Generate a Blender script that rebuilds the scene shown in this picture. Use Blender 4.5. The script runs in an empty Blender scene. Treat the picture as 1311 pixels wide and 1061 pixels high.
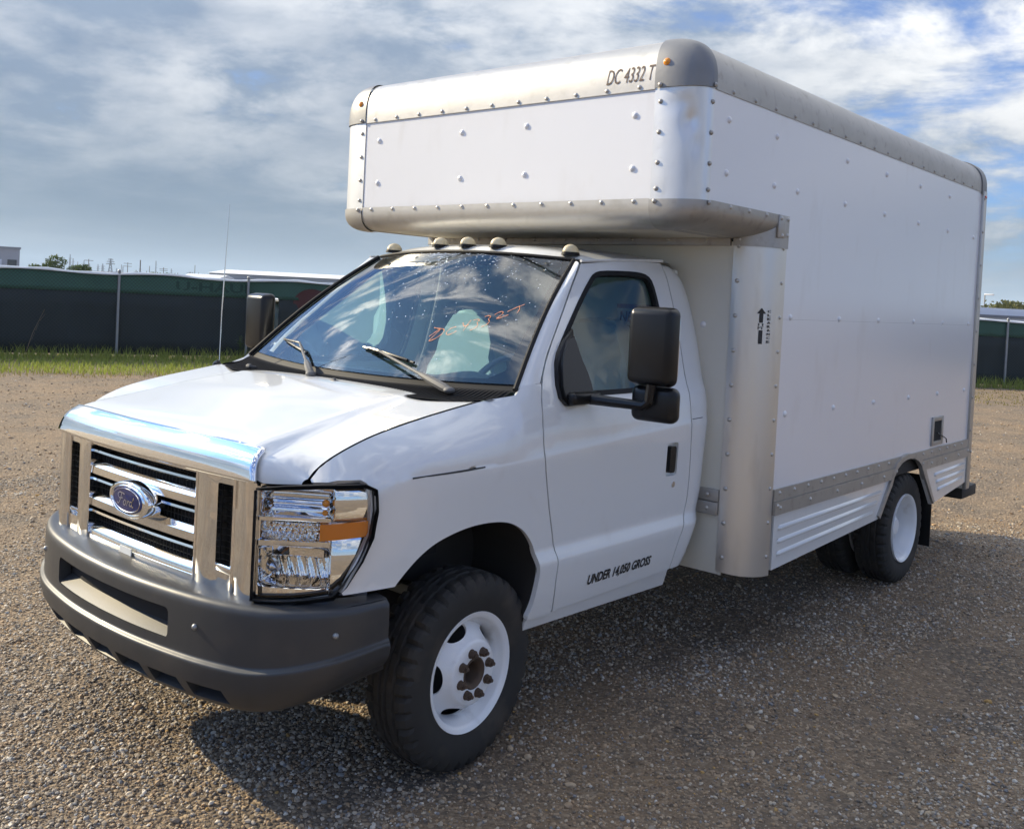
import bpy, bmesh, math, random
import numpy as np
from mathutils import Vector, Matrix
from mathutils.geometry import delaunay_2d_cdt
rnd = random.Random(7)
rng = np.random.default_rng(7)
R = math.radians
sc = bpy.context.scene
COL = sc.collection

# ------------------------------------------------------------------ camera
CAMP = np.array([3.3941, -2.6871, 1.7999]); YAW, PITCH, ROLL = 0.7144, -0.0264, 0.0499
FPX, SHY = 1244.23, -119.81            # focal length and principal point offset, photo pixels (1311 wide)
cf = np.array([-math.sin(YAW)*math.cos(PITCH), math.cos(YAW)*math.cos(PITCH), math.sin(PITCH)])
_r = np.array([math.cos(YAW), math.sin(YAW), 0.0]); _u = np.cross(_r, cf)
cr = math.cos(ROLL)*_r + math.sin(ROLL)*_u; cu = np.cross(cr, cf)
cam = bpy.data.cameras.new('camera'); camo = bpy.data.objects.new('camera', cam); COL.objects.link(camo)
cam.sensor_width = 36; cam.lens = FPX*36/1311; cam.shift_y = SHY/1311
cam.clip_start = .05; cam.clip_end = 12000
M = Matrix.Identity(4)
for i in range(3):
    M[i][0] = cr[i]; M[i][1] = cu[i]; M[i][2] = -cf[i]; M[i][3] = CAMP[i]
camo.matrix_world = M
sc.camera = camo

# ------------------------------------------------------------------ sky, sun, exposure
SUN_EL, SUN_HEAD = 28.0, 20.0          # elevation; heading the shadows run (deg from +x towards +y)
hx, hy = math.cos(R(SUN_HEAD)), math.sin(R(SUN_HEAD))
SUNV = np.array([-hx*math.cos(R(SUN_EL)), -hy*math.cos(R(SUN_EL)), math.sin(R(SUN_EL))])
world = bpy.data.worlds.new('World'); sc.world = world; world.use_nodes = True
def build_world():
    nt = world.node_tree; n = nt.nodes; l = nt.links; n.clear()
    def N(t, **k):
        x = n.new(t)
        for a, b in k.items(): setattr(x, a, b)
        return x
    def math_(op, a, b=None, c=None, clamp=False):
        x = N('ShaderNodeMath', operation=op, use_clamp=clamp)
        for i, v in enumerate((a, b, c)):
            if v is None: continue
            if isinstance(v, (int, float)): x.inputs[i].default_value = v
            else: l.new(v, x.inputs[i])
        return x.outputs[0]
    def ramp(f, pts):
        x = N('ShaderNodeValToRGB'); x.color_ramp.interpolation = 'EASE'
        e = x.color_ramp.elements
        while len(e) < len(pts): e.new(.5)
        for i, (p, c) in enumerate(pts):
            e[i].position = p; e[i].color = (c, c, c, 1) if not isinstance(c, tuple) else (*c, 1)
        l.new(f, x.inputs[0]); return x.outputs[0]
    def mix(f, a, b):
        x = N('ShaderNodeMix', data_type='RGBA')
        for s, v in ((0, f), (6, a), (7, b)):
            if isinstance(v, (int, float)): x.inputs[s].default_value = v
            elif isinstance(v, tuple): x.inputs[s].default_value = (*v, 1)
            else: l.new(v, x.inputs[s])
        return x.outputs[2]
    sky = N('ShaderNodeTexSky', sky_type='NISHITA', sun_disc=False)
    sky.sun_elevation = R(SUN_EL); sky.sun_rotation = math.atan2(SUNV[0], SUNV[1]) % (2*math.pi)
    sky.air_density = 1.0; sky.dust_density = 1.1; sky.ozone_density = 1.6; sky.altitude = 10
    tc = N('ShaderNodeTexCoord'); sep = N('ShaderNodeSeparateXYZ'); l.new(tc.outputs['Generated'], sep.inputs[0])
    x, y, z = sep.outputs
    zc = math_('ADD', math_('MAXIMUM', z, 0.0), 0.17)
    u = math_('DIVIDE', x, zc); v = math_('DIVIDE', y, zc)
    comb = N('ShaderNodeCombineXYZ'); l.new(u, comb.inputs[0]); l.new(v, comb.inputs[1])
    def noise(scale, detail, rough, dist, off, squash=(1, 1, 1)):
        mp = N('ShaderNodeMapping'); mp.inputs['Location'].default_value = off; mp.inputs['Scale'].default_value = squash
        l.new(comb.outputs[0], mp.inputs[0])
        t = N('ShaderNodeTexNoise'); t.inputs['Scale'].default_value = scale; t.inputs['Detail'].default_value = detail
        t.inputs['Roughness'].default_value = rough; t.inputs['Distortion'].default_value = dist
        l.new(mp.outputs[0], t.inputs['Vector']); return t.outputs['Fac']
    n1 = noise(0.55, 10, .58, .25, CLOUD_OFF)
    n2 = noise(2.1, 9, .62, .35, (CLOUD_OFF[0]+3.1, CLOUD_OFF[1]*.7+7.7, 0))
    n3 = noise(0.30, 3, .5, .2, (CLOUD_OFF[0]*1.7+9.4, 1.2-CLOUD_OFF[1], 0))
    dens = math_('ADD', math_('MULTIPLY', n1, .72), math_('MULTIPLY', n2, .28))
    dens = math_('ADD', dens, math_('MULTIPLY', math_('SUBTRACT', n3, .5), .34))
    low = math_('SUBTRACT', 1.0, math_('MULTIPLY', z, 2.6), clamp=True)      # more cover seen edge-on near the horizon
    dens = math_('ADD', dens, math_('MULTIPLY', low, .125))
    mp5 = N('ShaderNodeMapping'); mp5.inputs['Scale'].default_value = (5.5, 5.5, 11.0); mp5.inputs['Location'].default_value = (.7, 2.2, .3); l.new(tc.outputs['Generated'], mp5.inputs[0])
    t5 = N('ShaderNodeTexNoise'); t5.inputs['Scale'].default_value = 1.0; t5.inputs['Detail'].default_value = 9; t5.inputs['Roughness'].default_value = .56; t5.inputs['Distortion'].default_value = .15; l.new(mp5.outputs[0], t5.inputs['Vector'])
    dens = math_('ADD', dens, math_('MULTIPLY', math_('SUBTRACT', t5.outputs['Fac'], .47), .30))
    away = N('ShaderNodeVectorMath', operation='DOT_PRODUCT'); l.new(tc.outputs['Generated'], away.inputs[0]); away.inputs[1].default_value = (.82, -.57, 0)
    dens = math_('SUBTRACT', dens, math_('MULTIPLY', math_('MULTIPLY_ADD', away.outputs['Value'], 1.6, .25, clamp=True), .13))
    cover = ramp(dens, [(.44, 0), (.545, 1)])
    thick = ramp(dens, [(.54, 0), (.73, 1)])
    lit = ramp(math_('ADD', math_('MULTIPLY', n2, .45), math_('MULTIPLY', t5.outputs['Fac'], .55)), [(.40, 0), (.60, 1)])
    dt = N('ShaderNodeVectorMath', operation='DOT_PRODUCT'); l.new(tc.outputs['Generated'], dt.inputs[0]); dt.inputs[1].default_value = tuple(SUNV)
    glow = math_('MULTIPLY_ADD', math_('POWER', math_('MAXIMUM', dt.outputs['Value'], 0.0), 9.0), math_('MULTIPLY', math_('MULTIPLY', math_('SUBTRACT', z, .22, clamp=True), 2.6, clamp=True), 6.0), math_('MULTIPLY_ADD', math_('MAXIMUM', z, 0.0), 2.1, .56))
    bright = mix(lit, (3.3, 4.1, 5.2), (13.0, 12.8, 12.3))
    dark = mix(lit, (1.6, 2.35, 3.5), (2.9, 3.7, 4.8))
    cl = N('ShaderNodeVectorMath', operation='SCALE'); l.new(mix(thick, bright, dark), cl.inputs[0]); l.new(glow, cl.inputs['Scale']); cloud = cl.outputs[0]
    skyc = N('ShaderNodeMix', data_type='RGBA', blend_type='MULTIPLY'); skyc.inputs[0].default_value = 1
    l.new(sky.outputs[0], skyc.inputs[6]); skyc.inputs[7].default_value = (.72, 1.22, 2.15, 1)
    au = N('ShaderNodeVectorMath', operation='SCALE'); au.inputs[0].default_value = (4.5, 8.6, 12.0)
    l.new(math_('MULTIPLY', math_('POWER', math_('MAXIMUM', dt.outputs['Value'], 0.0), 5.0), math_('MULTIPLY', math_('SUBTRACT', z, .22, clamp=True), 2.6, clamp=True)), au.inputs['Scale'])
    sa = N('ShaderNodeVectorMath', operation='ADD'); l.new(skyc.outputs[2], sa.inputs[0]); l.new(au.outputs[0], sa.inputs[1])
    c = mix(math_('MULTIPLY', cover, .93), sa.outputs[0], cloud)
    # thin wind-drawn cloud, mostly overhead
    mp = N('ShaderNodeMapping'); mp.inputs['Rotation'].default_value = (0, 0, R(24)); mp.inputs['Scale'].default_value = (3.2, 9.0, 1); mp.inputs['Location'].default_value = (1.3, .4, 0); l.new(comb.outputs[0], mp.inputs[0])
    t4 = N('ShaderNodeTexNoise'); t4.inputs['Scale'].default_value = 1.0; t4.inputs['Detail'].default_value = 7; t4.inputs['Roughness'].default_value = .62; t4.inputs['Distortion'].default_value = .5; l.new(mp.outputs[0], t4.inputs['Vector'])
    wisp = math_('MULTIPLY', ramp(t4.outputs['Fac'], [(.50, 0), (.66, 1)]), math_('MULTIPLY', math_('SUBTRACT', z, .29, clamp=True), 4.0, clamp=True))
    wc = N('ShaderNodeVectorMath', operation='SCALE'); wc.inputs[0].default_value = (12.0, 12.0, 12.0); l.new(glow, wc.inputs['Scale'])
    c = mix(math_('MULTIPLY', wisp, .9), c, wc.outputs[0])
    hz = math_('POWER', math_('SUBTRACT', 1.0, math_('MAXIMUM', z, 0.0), clamp=True), 16.0)
    c = mix(math_('MULTIPLY', hz, .75), c, (2.5, 3.3, 4.1))
    bg = N('ShaderNodeBackground'); bg.inputs[1].default_value = .060; l.new(c, bg.inputs[0])
    o = N('ShaderNodeOutputWorld'); l.new(bg.outputs[0], o.inputs[0])
HAZE_D = 4.0e-4
CLOUD_OFF = (4.1, 14.6, 0)
build_world()
sun = bpy.data.lights.new('sun', 'SUN'); sun.energy = 5.0; sun.angle = R(.55); sun.color = (1, .84, .56)
suno = bpy.data.objects.new('sun', sun); COL.objects.link(suno)
suno.rotation_euler = Vector(-SUNV).to_track_quat('-Z', 'Y').to_euler(); suno.location = (-20, -6, 20)
vs = sc.view_settings; vs.view_transform = 'Standard'; vs.look = 'None'; vs.gamma = 1; vs.exposure = 0.58
vs.use_curve_mapping = False

def ray(u, v):
    return cf + (u-655.5)/FPX*cr - (v-530.5-SHY)/FPX*cu
def at(u, v, d):
    return CAMP + ray(u, v)*d
def ground(u, v, z=0.0):
    d = ray(u, v); return CAMP + d*((z-CAMP[2])/d[2])
def hor(u):
    a = (u-655.5)/FPX; return 530.5+SHY-FPX*(-(cf[2]+a*cr[2])/cu[2])

# ------------------------------------------------------------------ materials
MATS = {}
def mat(name, base=(.5, .5, .5), rough=.5, metal=0.0, coat=0.0, spec=.5, var=None, bump=None, emit=None, grime=None):
    """principled material; var=(scale, amount, colour2), bump=(scale, strength, distance), grime=(colour, amount, scale, lo, hi)"""
    m = bpy.data.materials.new(name); m.use_nodes = True; nt = m.node_tree; b = nt.nodes['Principled BSDF']
    b.inputs['Base Color'].default_value = (*base, 1); b.inputs['Roughness'].default_value = rough
    b.inputs['Metallic'].default_value = metal; b.inputs['Coat Weight'].default_value = coat
    b.inputs['Coat Roughness'].default_value = .04; b.inputs['Specular IOR Level'].default_value = spec
    tc = nt.nodes.new('ShaderNodeTexCoord')
    col = None
    def noise(scale, det=6, sq=None):
        t = nt.nodes.new('ShaderNodeTexNoise'); t.inputs['Scale'].default_value = scale; t.inputs['Detail'].default_value = det
        if sq:
            mp = nt.nodes.new('ShaderNodeMapping'); mp.inputs['Scale'].default_value = sq
            nt.links.new(tc.outputs['Object'], mp.inputs[0]); nt.links.new(mp.outputs[0], t.inputs['Vector'])
        else: nt.links.new(tc.outputs['Object'], t.inputs['Vector'])
        return t.outputs['Fac']
    def rmp(f, a, bb):
        r = nt.nodes.new('ShaderNodeMapRange'); r.inputs[1].default_value = a; r.inputs[2].default_value = bb
        nt.links.new(f, r.inputs[0]); return r.outputs[0]
    def mixc(f, a, bb):
        x = nt.nodes.new('ShaderNodeMix'); x.data_type = 'RGBA'; nt.links.new(f, x.inputs[0])
        for s, v in ((6, a), (7, bb)):
            if isinstance(v, tuple): x.inputs[s].default_value = (*v, 1)
            else: nt.links.new(v, x.inputs[s])
        return x.outputs[2]
    if var:
        sq = var[3] if len(var) > 3 else None
        col = mixc(rmp(noise(var[0], 7, sq), .5-.5*var[1], .5+.5*var[1]), base, var[2])
    if grime:
        f = rmp(noise(grime[2], 8, grime[5] if len(grime) > 5 else None), grime[3], grime[4])
        mm = nt.nodes.new('ShaderNodeMath'); mm.operation = 'MULTIPLY'; nt.links.new(f, mm.inputs[0]); mm.inputs[1].default_value = grime[1]
        col = mixc(mm.outputs[0], col if col else base, grime[0])
    if col: nt.links.new(col, b.inputs['Base Color'])
    if bump:
        bp = nt.nodes.new('ShaderNodeBump'); bp.inputs['Strength'].default_value = bump[1]; bp.inputs['Distance'].default_value = bump[2]
        nt.links.new(noise(bump[0], 5, bump[3] if len(bump) > 3 else None), bp.inputs['Height']); nt.links.new(bp.outputs[0], b.inputs['Normal'])
    if emit:
        b.inputs['Emission Color'].default_value = (*emit[0], 1); b.inputs['Emission Strength'].default_value = emit[1]
    MATS[name] = m; return m
def glass_mat(name, tint, refl_rough=.01, ior=1.5):
    m = bpy.data.materials.new(name); m.use_nodes = True; nt = m.node_tree; nt.nodes.clear()
    o = nt.nodes.new('ShaderNodeOutputMaterial'); mx = nt.nodes.new('ShaderNodeMixShader')
    t = nt.nodes.new('ShaderNodeBsdfTransparent'); t.inputs[0].default_value = (*tint, 1)
    g = nt.nodes.new('ShaderNodeBsdfGlossy'); g.inputs['Roughness'].default_value = refl_rough
    f = nt.nodes.new('ShaderNodeFresnel'); f.inputs[0].default_value = ior
    nt.links.new(f.outputs[0], mx.inputs[0]); nt.links.new(t.outputs[0], mx.inputs[1]); nt.links.new(g.outputs[0], mx.inputs[2])
    nt.links.new(mx.outputs[0], o.inputs[0]); MATS[name] = m; return m

WHITE = mat('white_paint', (.70, .715, .715), .30, 0, 1.0, var=(1.3, .8, (.66, .67, .66)), grime=((.34, .27, .19), .16, 6.0, .60, .80))
BOXWHITE = mat('box_panel_white', (.745, .75, .77), .28, 0, .8, var=(.9, .9, (.705, .71, .735)), bump=(2.2, .06, .02), grime=((.5, .46, .42), .26, 7, .58, .8, (1, 1, .35)))
BOXWHITE.node_tree.nodes['Principled BSDF'].inputs['Coat Roughness'].default_value = .16
WALLW = mat('front_wall_paint', (.70, .68, .60), .45, 0, .1, var=(2, .8, (.60, .57, .48)))
ALU = mat('aluminium', (.53, .51, .475), .42, .62, var=(3.5, .9, (.43, .415, .385), (1, 1, .5)), bump=(5, .10, .02), grime=((.25, .23, .20), .4, 14, .55, .8))
ALUP = mat('worn_post_aluminium', (.72, .71, .69), .40, .8, var=(3.5, .9, (.64, .63, .61), (1, 1, .4)), bump=(4, .16, .02), grime=((.35, .34, .33), .3, 12, .56, .8, (1, 1, .3)))
ALUS = mat('satin_post_aluminium', (.70, .68, .65), .36, .85, var=(2.5, .9, (.58, .565, .54), (1, 1, .3)), bump=(4, .05, .02), grime=((.30, .27, .24), .30, 9, .56, .8, (1, 1, .3)))
ALUD = mat('dull_aluminium', (.44, .42, .39), .46, .6, var=(6, .9, (.34, .325, .30)), bump=(7, .08, .02), grime=((.16, .14, .12), .5, 18, .55, .8))
CASTM = mat('cast_corner_metal', (.25, .25, .25), .5, .6, var=(9, .9, (.20, .20, .20)), bump=(40, .12, .004))
CHROME = mat('chrome', (.86, .86, .86), .035, 1, bump=(9, .03, .01))
CHROMED = mat('spotted_chrome', (.80, .79, .77), .07, 1, grime=((.40, .36, .31), .35, 90, .55, .75))
BUMPER = mat('grey_bumper_plastic', (.026, .028, .031), .42, 0, .04, var=(4, .9, (.038, .039, .042)), grime=((.10, .085, .07), .25, 7, .55, .8), bump=(420, .12, .0015))
BLACK = mat('black_plastic', (.006, .006, .007), .28, var=(20, .9, (.010, .010, .011)), bump=(380, .1, .001), spec=.32)
COWLM = mat('cowl_plastic', (.008, .008, .009), .7, spec=.14)
DARKV = mat('dark_void', (.006, .006, .007), .85)  # near-black colour stands in for unlit depth behind openings
TRIM = mat('black_rubber_trim', (.009, .009, .010), .6, spec=.22)
RUBBER = mat('tyre_rubber', (.020, .0195, .019), .72, spec=.3, var=(9, .9, (.034, .032, .029)), grime=((.16, .12, .085), .30, 6, .52, .78))
RIMW = mat('white_wheel_paint', (.80, .81, .82), .32, 0, .5, var=(7, .9, (.72, .73, .73)), grime=((.30, .24, .17), .5, 11, .6, .85))
RUST = mat('rusty_hub_metal', (.075, .055, .042), .7, .4, var=(30, .9, (.13, .085, .055)), bump=(60, .3, .004))
UNDER = mat('underbody_black', (.012, .011, .011), .7, var=(8, .9, (.025, .022, .02)))
AMBER = mat('amber_plastic', (1.0, .30, .012), .12, 0, .6, spec=.6)
AMBERD = mat('amber_bulb', (.85, .30, .02), .15, 0, .5)
REDL = mat('red_marker_lens', (.45, .02, .015), .2, 0, .5)
IVORY = mat('ivory_lamp_lens', (.72, .62, .40), .32, 0, .4, var=(30, .8, (.55, .45, .27)))
DASH = mat('grey_dash_vinyl', (.36, .40, .39), .6, var=(5, .6, (.31, .35, .34)))
SEATM = mat('grey_seat_vinyl', (.38, .43, .43), .55, var=(6, .7, (.33, .37, .375)))
CABIN = mat('cab_lining_grey', (.68, .70, .68), .75, var=(4, .7, (.60, .62, .60)))
WHEELG = mat('grey_wheel_rim_plastic', (.30, .31, .30), .35)
BLUE = mat('blue_enamel', (.012, .022, .12), .12, 0, .8)
SILVER = mat('silver_lettering', (.75, .76, .78), .2, 1)
INK = mat('black_ink', (.012, .012, .013), .5)
INKB = mat('faded_brown_ink', (.09, .055, .045), .6)
CHALK = mat('orange_wax_marker', (.74, .27, .12), .8)
STICKW = mat('sticker_white', (.66, .68, .68), .5)
STICKR = mat('sticker_purple_band', (.10, .05, .12), .5)
SCUFF = mat('scuffed_black_mark', (.03, .03, .03), .6)
WGLASS = glass_mat('windscreen_glass', (.70, .84, .88), .004, 2.0)
DGLASS = glass_mat('door_glass', (.66, .93, .97), .004, 1.5)
LENS = glass_mat('clear_lens', (.93, .94, .95), .008, 1.45)
DROP = mat('water_droplet', (.85, .88, .90), .05, .6)
WIPER = mat('grey_wiper_metal', (.13, .13, .13), .6, .1, spec=.3)
GALV = mat('galvanised_steel', (.33, .34, .35), .48, .8, var=(12, .8, (.26, .27, .28)))

# ------------------------------------------------------------------ mesh helpers
def link(o, parent=None):
    COL.objects.link(o)
    if parent is not None: o.parent = parent
    return o
def tag(o, label=None, cat=None, group=None, kind=None):
    for k, v in (('label', label), ('category', cat), ('group', group), ('kind', kind)):
        if v: o[k] = v
    return o
def mobj(name, verts, faces, m, parent=None, smooth=False, angle=None):
    me = bpy.data.meshes.new(name); me.from_pydata([tuple(map(float, v)) for v in verts], [], faces); me.validate()
    me.materials.append(m)
    if smooth: me.shade_smooth()
    if angle is not None: me.shade_smooth(); me.set_sharp_from_angle(angle=R(angle))
    return link(bpy.data.objects.new(name, me), parent)
def bmobj(name, bm, m, parent=None, angle=35):
    bmesh.ops.recalc_face_normals(bm, faces=bm.faces)
    me = bpy.data.meshes.new(name); bm.to_mesh(me); bm.free(); me.materials.append(m)
    me.shade_smooth(); me.set_sharp_from_angle(angle=R(angle))
    return link(bpy.data.objects.new(name, me), parent)
def empty(name, loc=(0, 0, 0), rz=0):
    o = bpy.data.objects.new(name, None); COL.objects.link(o); o.location = loc; o.rotation_euler = (0, 0, rz); o.empty_display_size = .3
    return o
def add_box(bm, c, s, bev=0, seg=2, rot=None):
    r = bmesh.ops.create_cube(bm, size=1); vs = r['verts']
    bmesh.ops.scale(bm, vec=s, verts=vs)
    if bev:
        es = list({e for v in vs for e in v.link_edges})
        g = bmesh.ops.bevel(bm, geom=es, offset=bev, segments=seg, affect='EDGES', profile=.5)
        vs = list({v for f in g['faces'] for v in f.verts} | {v for v in vs if v.is_valid})
    if rot is not None: bmesh.ops.rotate(bm, cent=(0, 0, 0), matrix=rot, verts=vs)
    bmesh.ops.translate(bm, vec=c, verts=vs); return vs
def box(name, c, s, m, parent=None, bev=0, seg=2, rot=None):
    bm = bmesh.new(); add_box(bm, c, s, bev, seg, rot); return bmobj(name, bm, m, parent)
def add_tube(bm, pts, rad, seg=8, cap=True):
    pts = [Vector(p) for p in pts]; n = len(pts); rads = rad if hasattr(rad, '__len__') else [rad]*n
    rings = []; up = Vector((0, 0, 1))
    for i, p in enumerate(pts):
        t = (pts[min(i+1, n-1)] - pts[max(i-1, 0)]).normalized()
        a = t.cross(up)
        if a.length < 1e-3: a = t.cross(Vector((1, 0, 0)))
        a.normalize(); b = t.cross(a)
        rings.append([bm.verts.new(p + rads[i]*(math.cos(2*math.pi*k/seg)*a + math.sin(2*math.pi*k/seg)*b)) for k in range(seg)])
    for i in range(n-1):
        for k in range(seg):
            bm.faces.new((rings[i][k], rings[i][(k+1) % seg], rings[i+1][(k+1) % seg], rings[i+1][k]))
    if cap:
        bm.faces.new(rings[0]); bm.faces.new(rings[-1])
def tube(name, pts, rad, m, parent=None, seg=8):
    bm = bmesh.new(); add_tube(bm, pts, rad, seg); return bmobj(name, bm, m, parent)
def add_prism(bm, poly, fn, d0, d1):
    """closed polygon (u,v) extruded from depth d0 to d1; fn(u,v,d)->xyz"""
    a = [bm.verts.new(fn(u, v, d0)) for u, v in poly]; b = [bm.verts.new(fn(u, v, d1)) for u, v in poly]
    n = len(poly); bm.faces.new(a); bm.faces.new(b[::-1])
    for i in range(n): bm.faces.new((a[i], b[i], b[(i+1) % n], a[(i+1) % n]))
def lathe(name, prof, seg, m, parent=None, angle=40, closed=False, mod=None, axis_x=True):
    """profile [(a, r)] turned round the x axis; mod(i, k, a, r)->(a, r) for tread"""
    V = []; n = len(prof)
    for k in range(seg):
        t = 2*math.pi*k/seg
        for i, (a, r) in enumerate(prof):
            if mod: a, r = mod(i, k, a, r)
            V.append((a, r*math.cos(t), r*math.sin(t)))
    F = []
    for k in range(seg):
        k2 = (k+1) % seg
        for i in range(n if closed else n-1):
            j = (i+1) % n
            F.append((k*n+i, k*n+j, k2*n+j, k2*n+i))
    me = bpy.data.meshes.new(name); me.from_pydata(V, [], F); me.materials.append(m)
    bm = bmesh.new(); bm.from_mesh(me); bmesh.ops.remove_doubles(bm, verts=bm.verts, dist=1e-5)
    bpy.data.meshes.remove(me)
    return bmobj(name, bm, m, parent, angle)
def pip(pt, poly):
    x, y = pt; c = False; n = len(poly); j = n-1
    for i in range(n):
        xi, yi = poly[i]; xj, yj = poly[j]
        if (yi > y) != (yj > y) and x < (xj-xi)*(y-yi)/(yj-yi)+xi: c = not c
        j = i
    return c
def densify(poly, step):
    out = []; n = len(poly)
    for i in range(n):
        a = np.array(poly[i], float); b = np.array(poly[(i+1) % n], float); k = max(1, int(math.ceil(np.linalg.norm(b-a)/step)))
        out += [tuple(a+(b-a)*t/k) for t in range(k)]
    return out
def smooth_poly(pts, it=2, keep=()):
    """Chaikin corner cutting of an open polyline"""
    p = [np.array(q, float) for q in pts]
    for _ in range(it):
        q = [p[0]]
        for i in range(len(p)-1): q += [.75*p[i]+.25*p[i+1], .25*p[i]+.75*p[i+1]]
        q.append(p[-1]); p = q
    return [tuple(x) for x in p]
def rrect(u0, v0, u1, v1, r, seg=5):
    o = []
    for cx, cy, a0 in ((u1-r, v0+r, -90), (u1-r, v1-r, 0), (u0+r, v1-r, 90), (u0+r, v0+r, 180)):
        for k in range(seg+1):
            a = R(a0+90*k/seg); o.append((cx+r*math.cos(a), cy+r*math.sin(a)))
    return o
def panel(name, outline, fn, step, m, parent=None, holes=(), flange=.02, lines=(), outward=None, hole_flange=None):
    """sheet over a 2-D outline (with holes) mapped by fn(u,v)->xyz, exact normals, edges turned inwards by flange"""
    loops = [densify(outline, step)] + [densify(h, step) for h in holes]
    pts = []; edges = []
    for lp in loops:
        b = len(pts); pts += lp; edges += [(b+i, b+(i+1) % len(lp)) for i in range(len(lp))]
    for ln in lines:
        d = densify(list(ln)+list(ln)[::-1][1:-1], step)[:]
        k = len(d)//2+1; d = d[:k]
        d = [q for q in d if pip(q, outline) and not any(pip(q, h) for h in holes)]
        pts += d
    bp = np.array([p for lp in loops for p in lp])
    us = np.array(pts); u0, v0 = us.min(0); u1, v1 = us.max(0)
    g = []
    for i, u in enumerate(np.arange(u0+step*.5, u1, step)):
        for v in np.arange(v0+step*(.5 if i % 2 else .25), v1, step):
            q = (u, v)
            if not pip(q, loops[0]) or any(pip(q, h) for h in loops[1:]): continue
            if ((us-np.array(q))**2).sum(1).min() < (.5*step)**2: continue
            g.append(q)
    pts = pts + g
    vco, _, tri, *_ = delaunay_2d_cdt([Vector(p) for p in pts], edges, [], 0, 1e-6)
    vco = [(q.x, q.y) for q in vco]
    T = []
    for t in tri:
        c = (sum(vco[i][0] for i in t)/3, sum(vco[i][1] for i in t)/3)
        if pip(c, loops[0]) and not any(pip(c, h) for h in loops[1:]): T.append(tuple(t))
    used = sorted({i for t in T for i in t}); idx = {o: k for k, o in enumerate(used)}
    T = [tuple(idx[i] for i in t) for t in T]; Q = [vco[i] for i in used]
    V = [np.array(fn(u, v), float) for u, v in Q]; e = 1e-4
    NRM = []
    for u, v in Q:
        a = np.array(fn(u+e, v), float)-np.array(fn(u-e, v), float); b = np.array(fn(u, v+e), float)-np.array(fn(u, v-e), float)
        n = np.cross(a, b); n /= (np.linalg.norm(n)+1e-12); NRM.append(n)
    # orientation of triangles against the analytic normal
    if outward is not None:
        s = np.sign(np.dot(NRM[len(NRM)//2], outward)) or 1
        NRM = [n*s for n in NRM]
    T2 = []
    for t in T:
        n = np.cross(V[t[1]]-V[t[0]], V[t[2]]-V[t[0]])
        T2.append(t if n @ NRM[t[0]] > 0 else t[::-1])
    T = T2
    cnt = {}
    for t in T:
        for i in range(3):
            a, b = t[i], t[(i+1) % 3]; cnt.setdefault((min(a, b), max(a, b)), []).append((a, b))
    F = list(T); LN = [[NRM[i] for i in t] for t in T]
    if flange:
        inner = {}
        VV = list(V)
        for k, es in cnt.items():
            if len(es) == 1:
                a, b = es[0]
                ia = len(VV); VV += [V[a], V[b], V[b]-NRM[b]*flange, V[a]-NRM[a]*flange]
                F.append((ia, ia+3, ia+2, ia+1))
                n = np.cross(VV[ia+3]-VV[ia], VV[ia+1]-VV[ia]); n = n/(np.linalg.norm(n)+1e-12); LN.append([n]*4)
        V = VV
    me = bpy.data.meshes.new(name); me.from_pydata([tuple(v) for v in V], [], F)
    me.materials.append(m); me.shade_smooth()
    me.normals_split_custom_set([tuple(n) for ln in LN for n in ln])
    return link(bpy.data.objects.new(name, me), parent)
def sheet(name, fn, us, vs, m, parent=None, angle=30, thick=0):
    """regular grid sheet fn(u,v)"""
    V = [fn(u, v) for u in us for v in vs]; nv = len(vs)
    F = [(i*nv+j, (i+1)*nv+j, (i+1)*nv+j+1, i*nv+j+1) for i in range(len(us)-1) for j in range(nv-1)]
    o = mobj(name, V, F, m, parent, angle=angle)
    if thick:
        s = o.modifiers.new('solid', 'SOLIDIFY'); s.thickness = thick; s.offset = 0
    return o
def mirror(o, parent=None):
    """the same mesh on the passenger side (mesh data is mirrored, so normals stay true)"""
    c = o.copy(); COL.objects.link(c); c.parent = parent if parent is not None else o.parent
    c.scale = (-1, 1, 1); c.location.x = -o.location.x
    for ch in o.children:
        k = ch.copy(); COL.objects.link(k); k.parent = c; k.matrix_parent_inverse = ch.matrix_parent_inverse.copy()
    return c
def text_geo(s, size, shear=0, bold=0, space=1.0):
    cu_ = bpy.data.curves.new('t', 'FONT'); cu_.body = s; cu_.size = size; cu_.shear = shear; cu_.offset = bold
    cu_.space_character = space; cu_.resolution_u = 3; cu_.align_x = 'LEFT'
    o = bpy.data.objects.new('t', cu_); COL.objects.link(o); bpy.context.view_layer.update()
    me = bpy.data.meshes.new_from_object(o.evaluated_get(bpy.context.evaluated_depsgraph_get()))
    V = [tuple(v.co) for v in me.vertices]; F = [tuple(p.vertices) for p in me.polygons]
    bpy.data.objects.remove(o); bpy.data.curves.remove(cu_); bpy.data.meshes.remove(me)
    return V, F
def lettering(name, s, fn, m, parent, width=None, height=None, shear=0, bold=0, space=1.0):
    """flat print: text laid on a surface; fn(a,b)->xyz with a along and b up, metres; scaled to width x height"""
    V, F = text_geo(s, 1, shear, bold, space)
    A = np.array(V); mn = A.min(0); mx = A.max(0); A = A-mn
    sx = width/(mx-mn)[0]; sy = height/(mx-mn)[1] if height else sx
    V = [fn(a*sx, b*sy) for a, b, _ in A]
    return mobj(name, V, F, m, parent)
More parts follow.
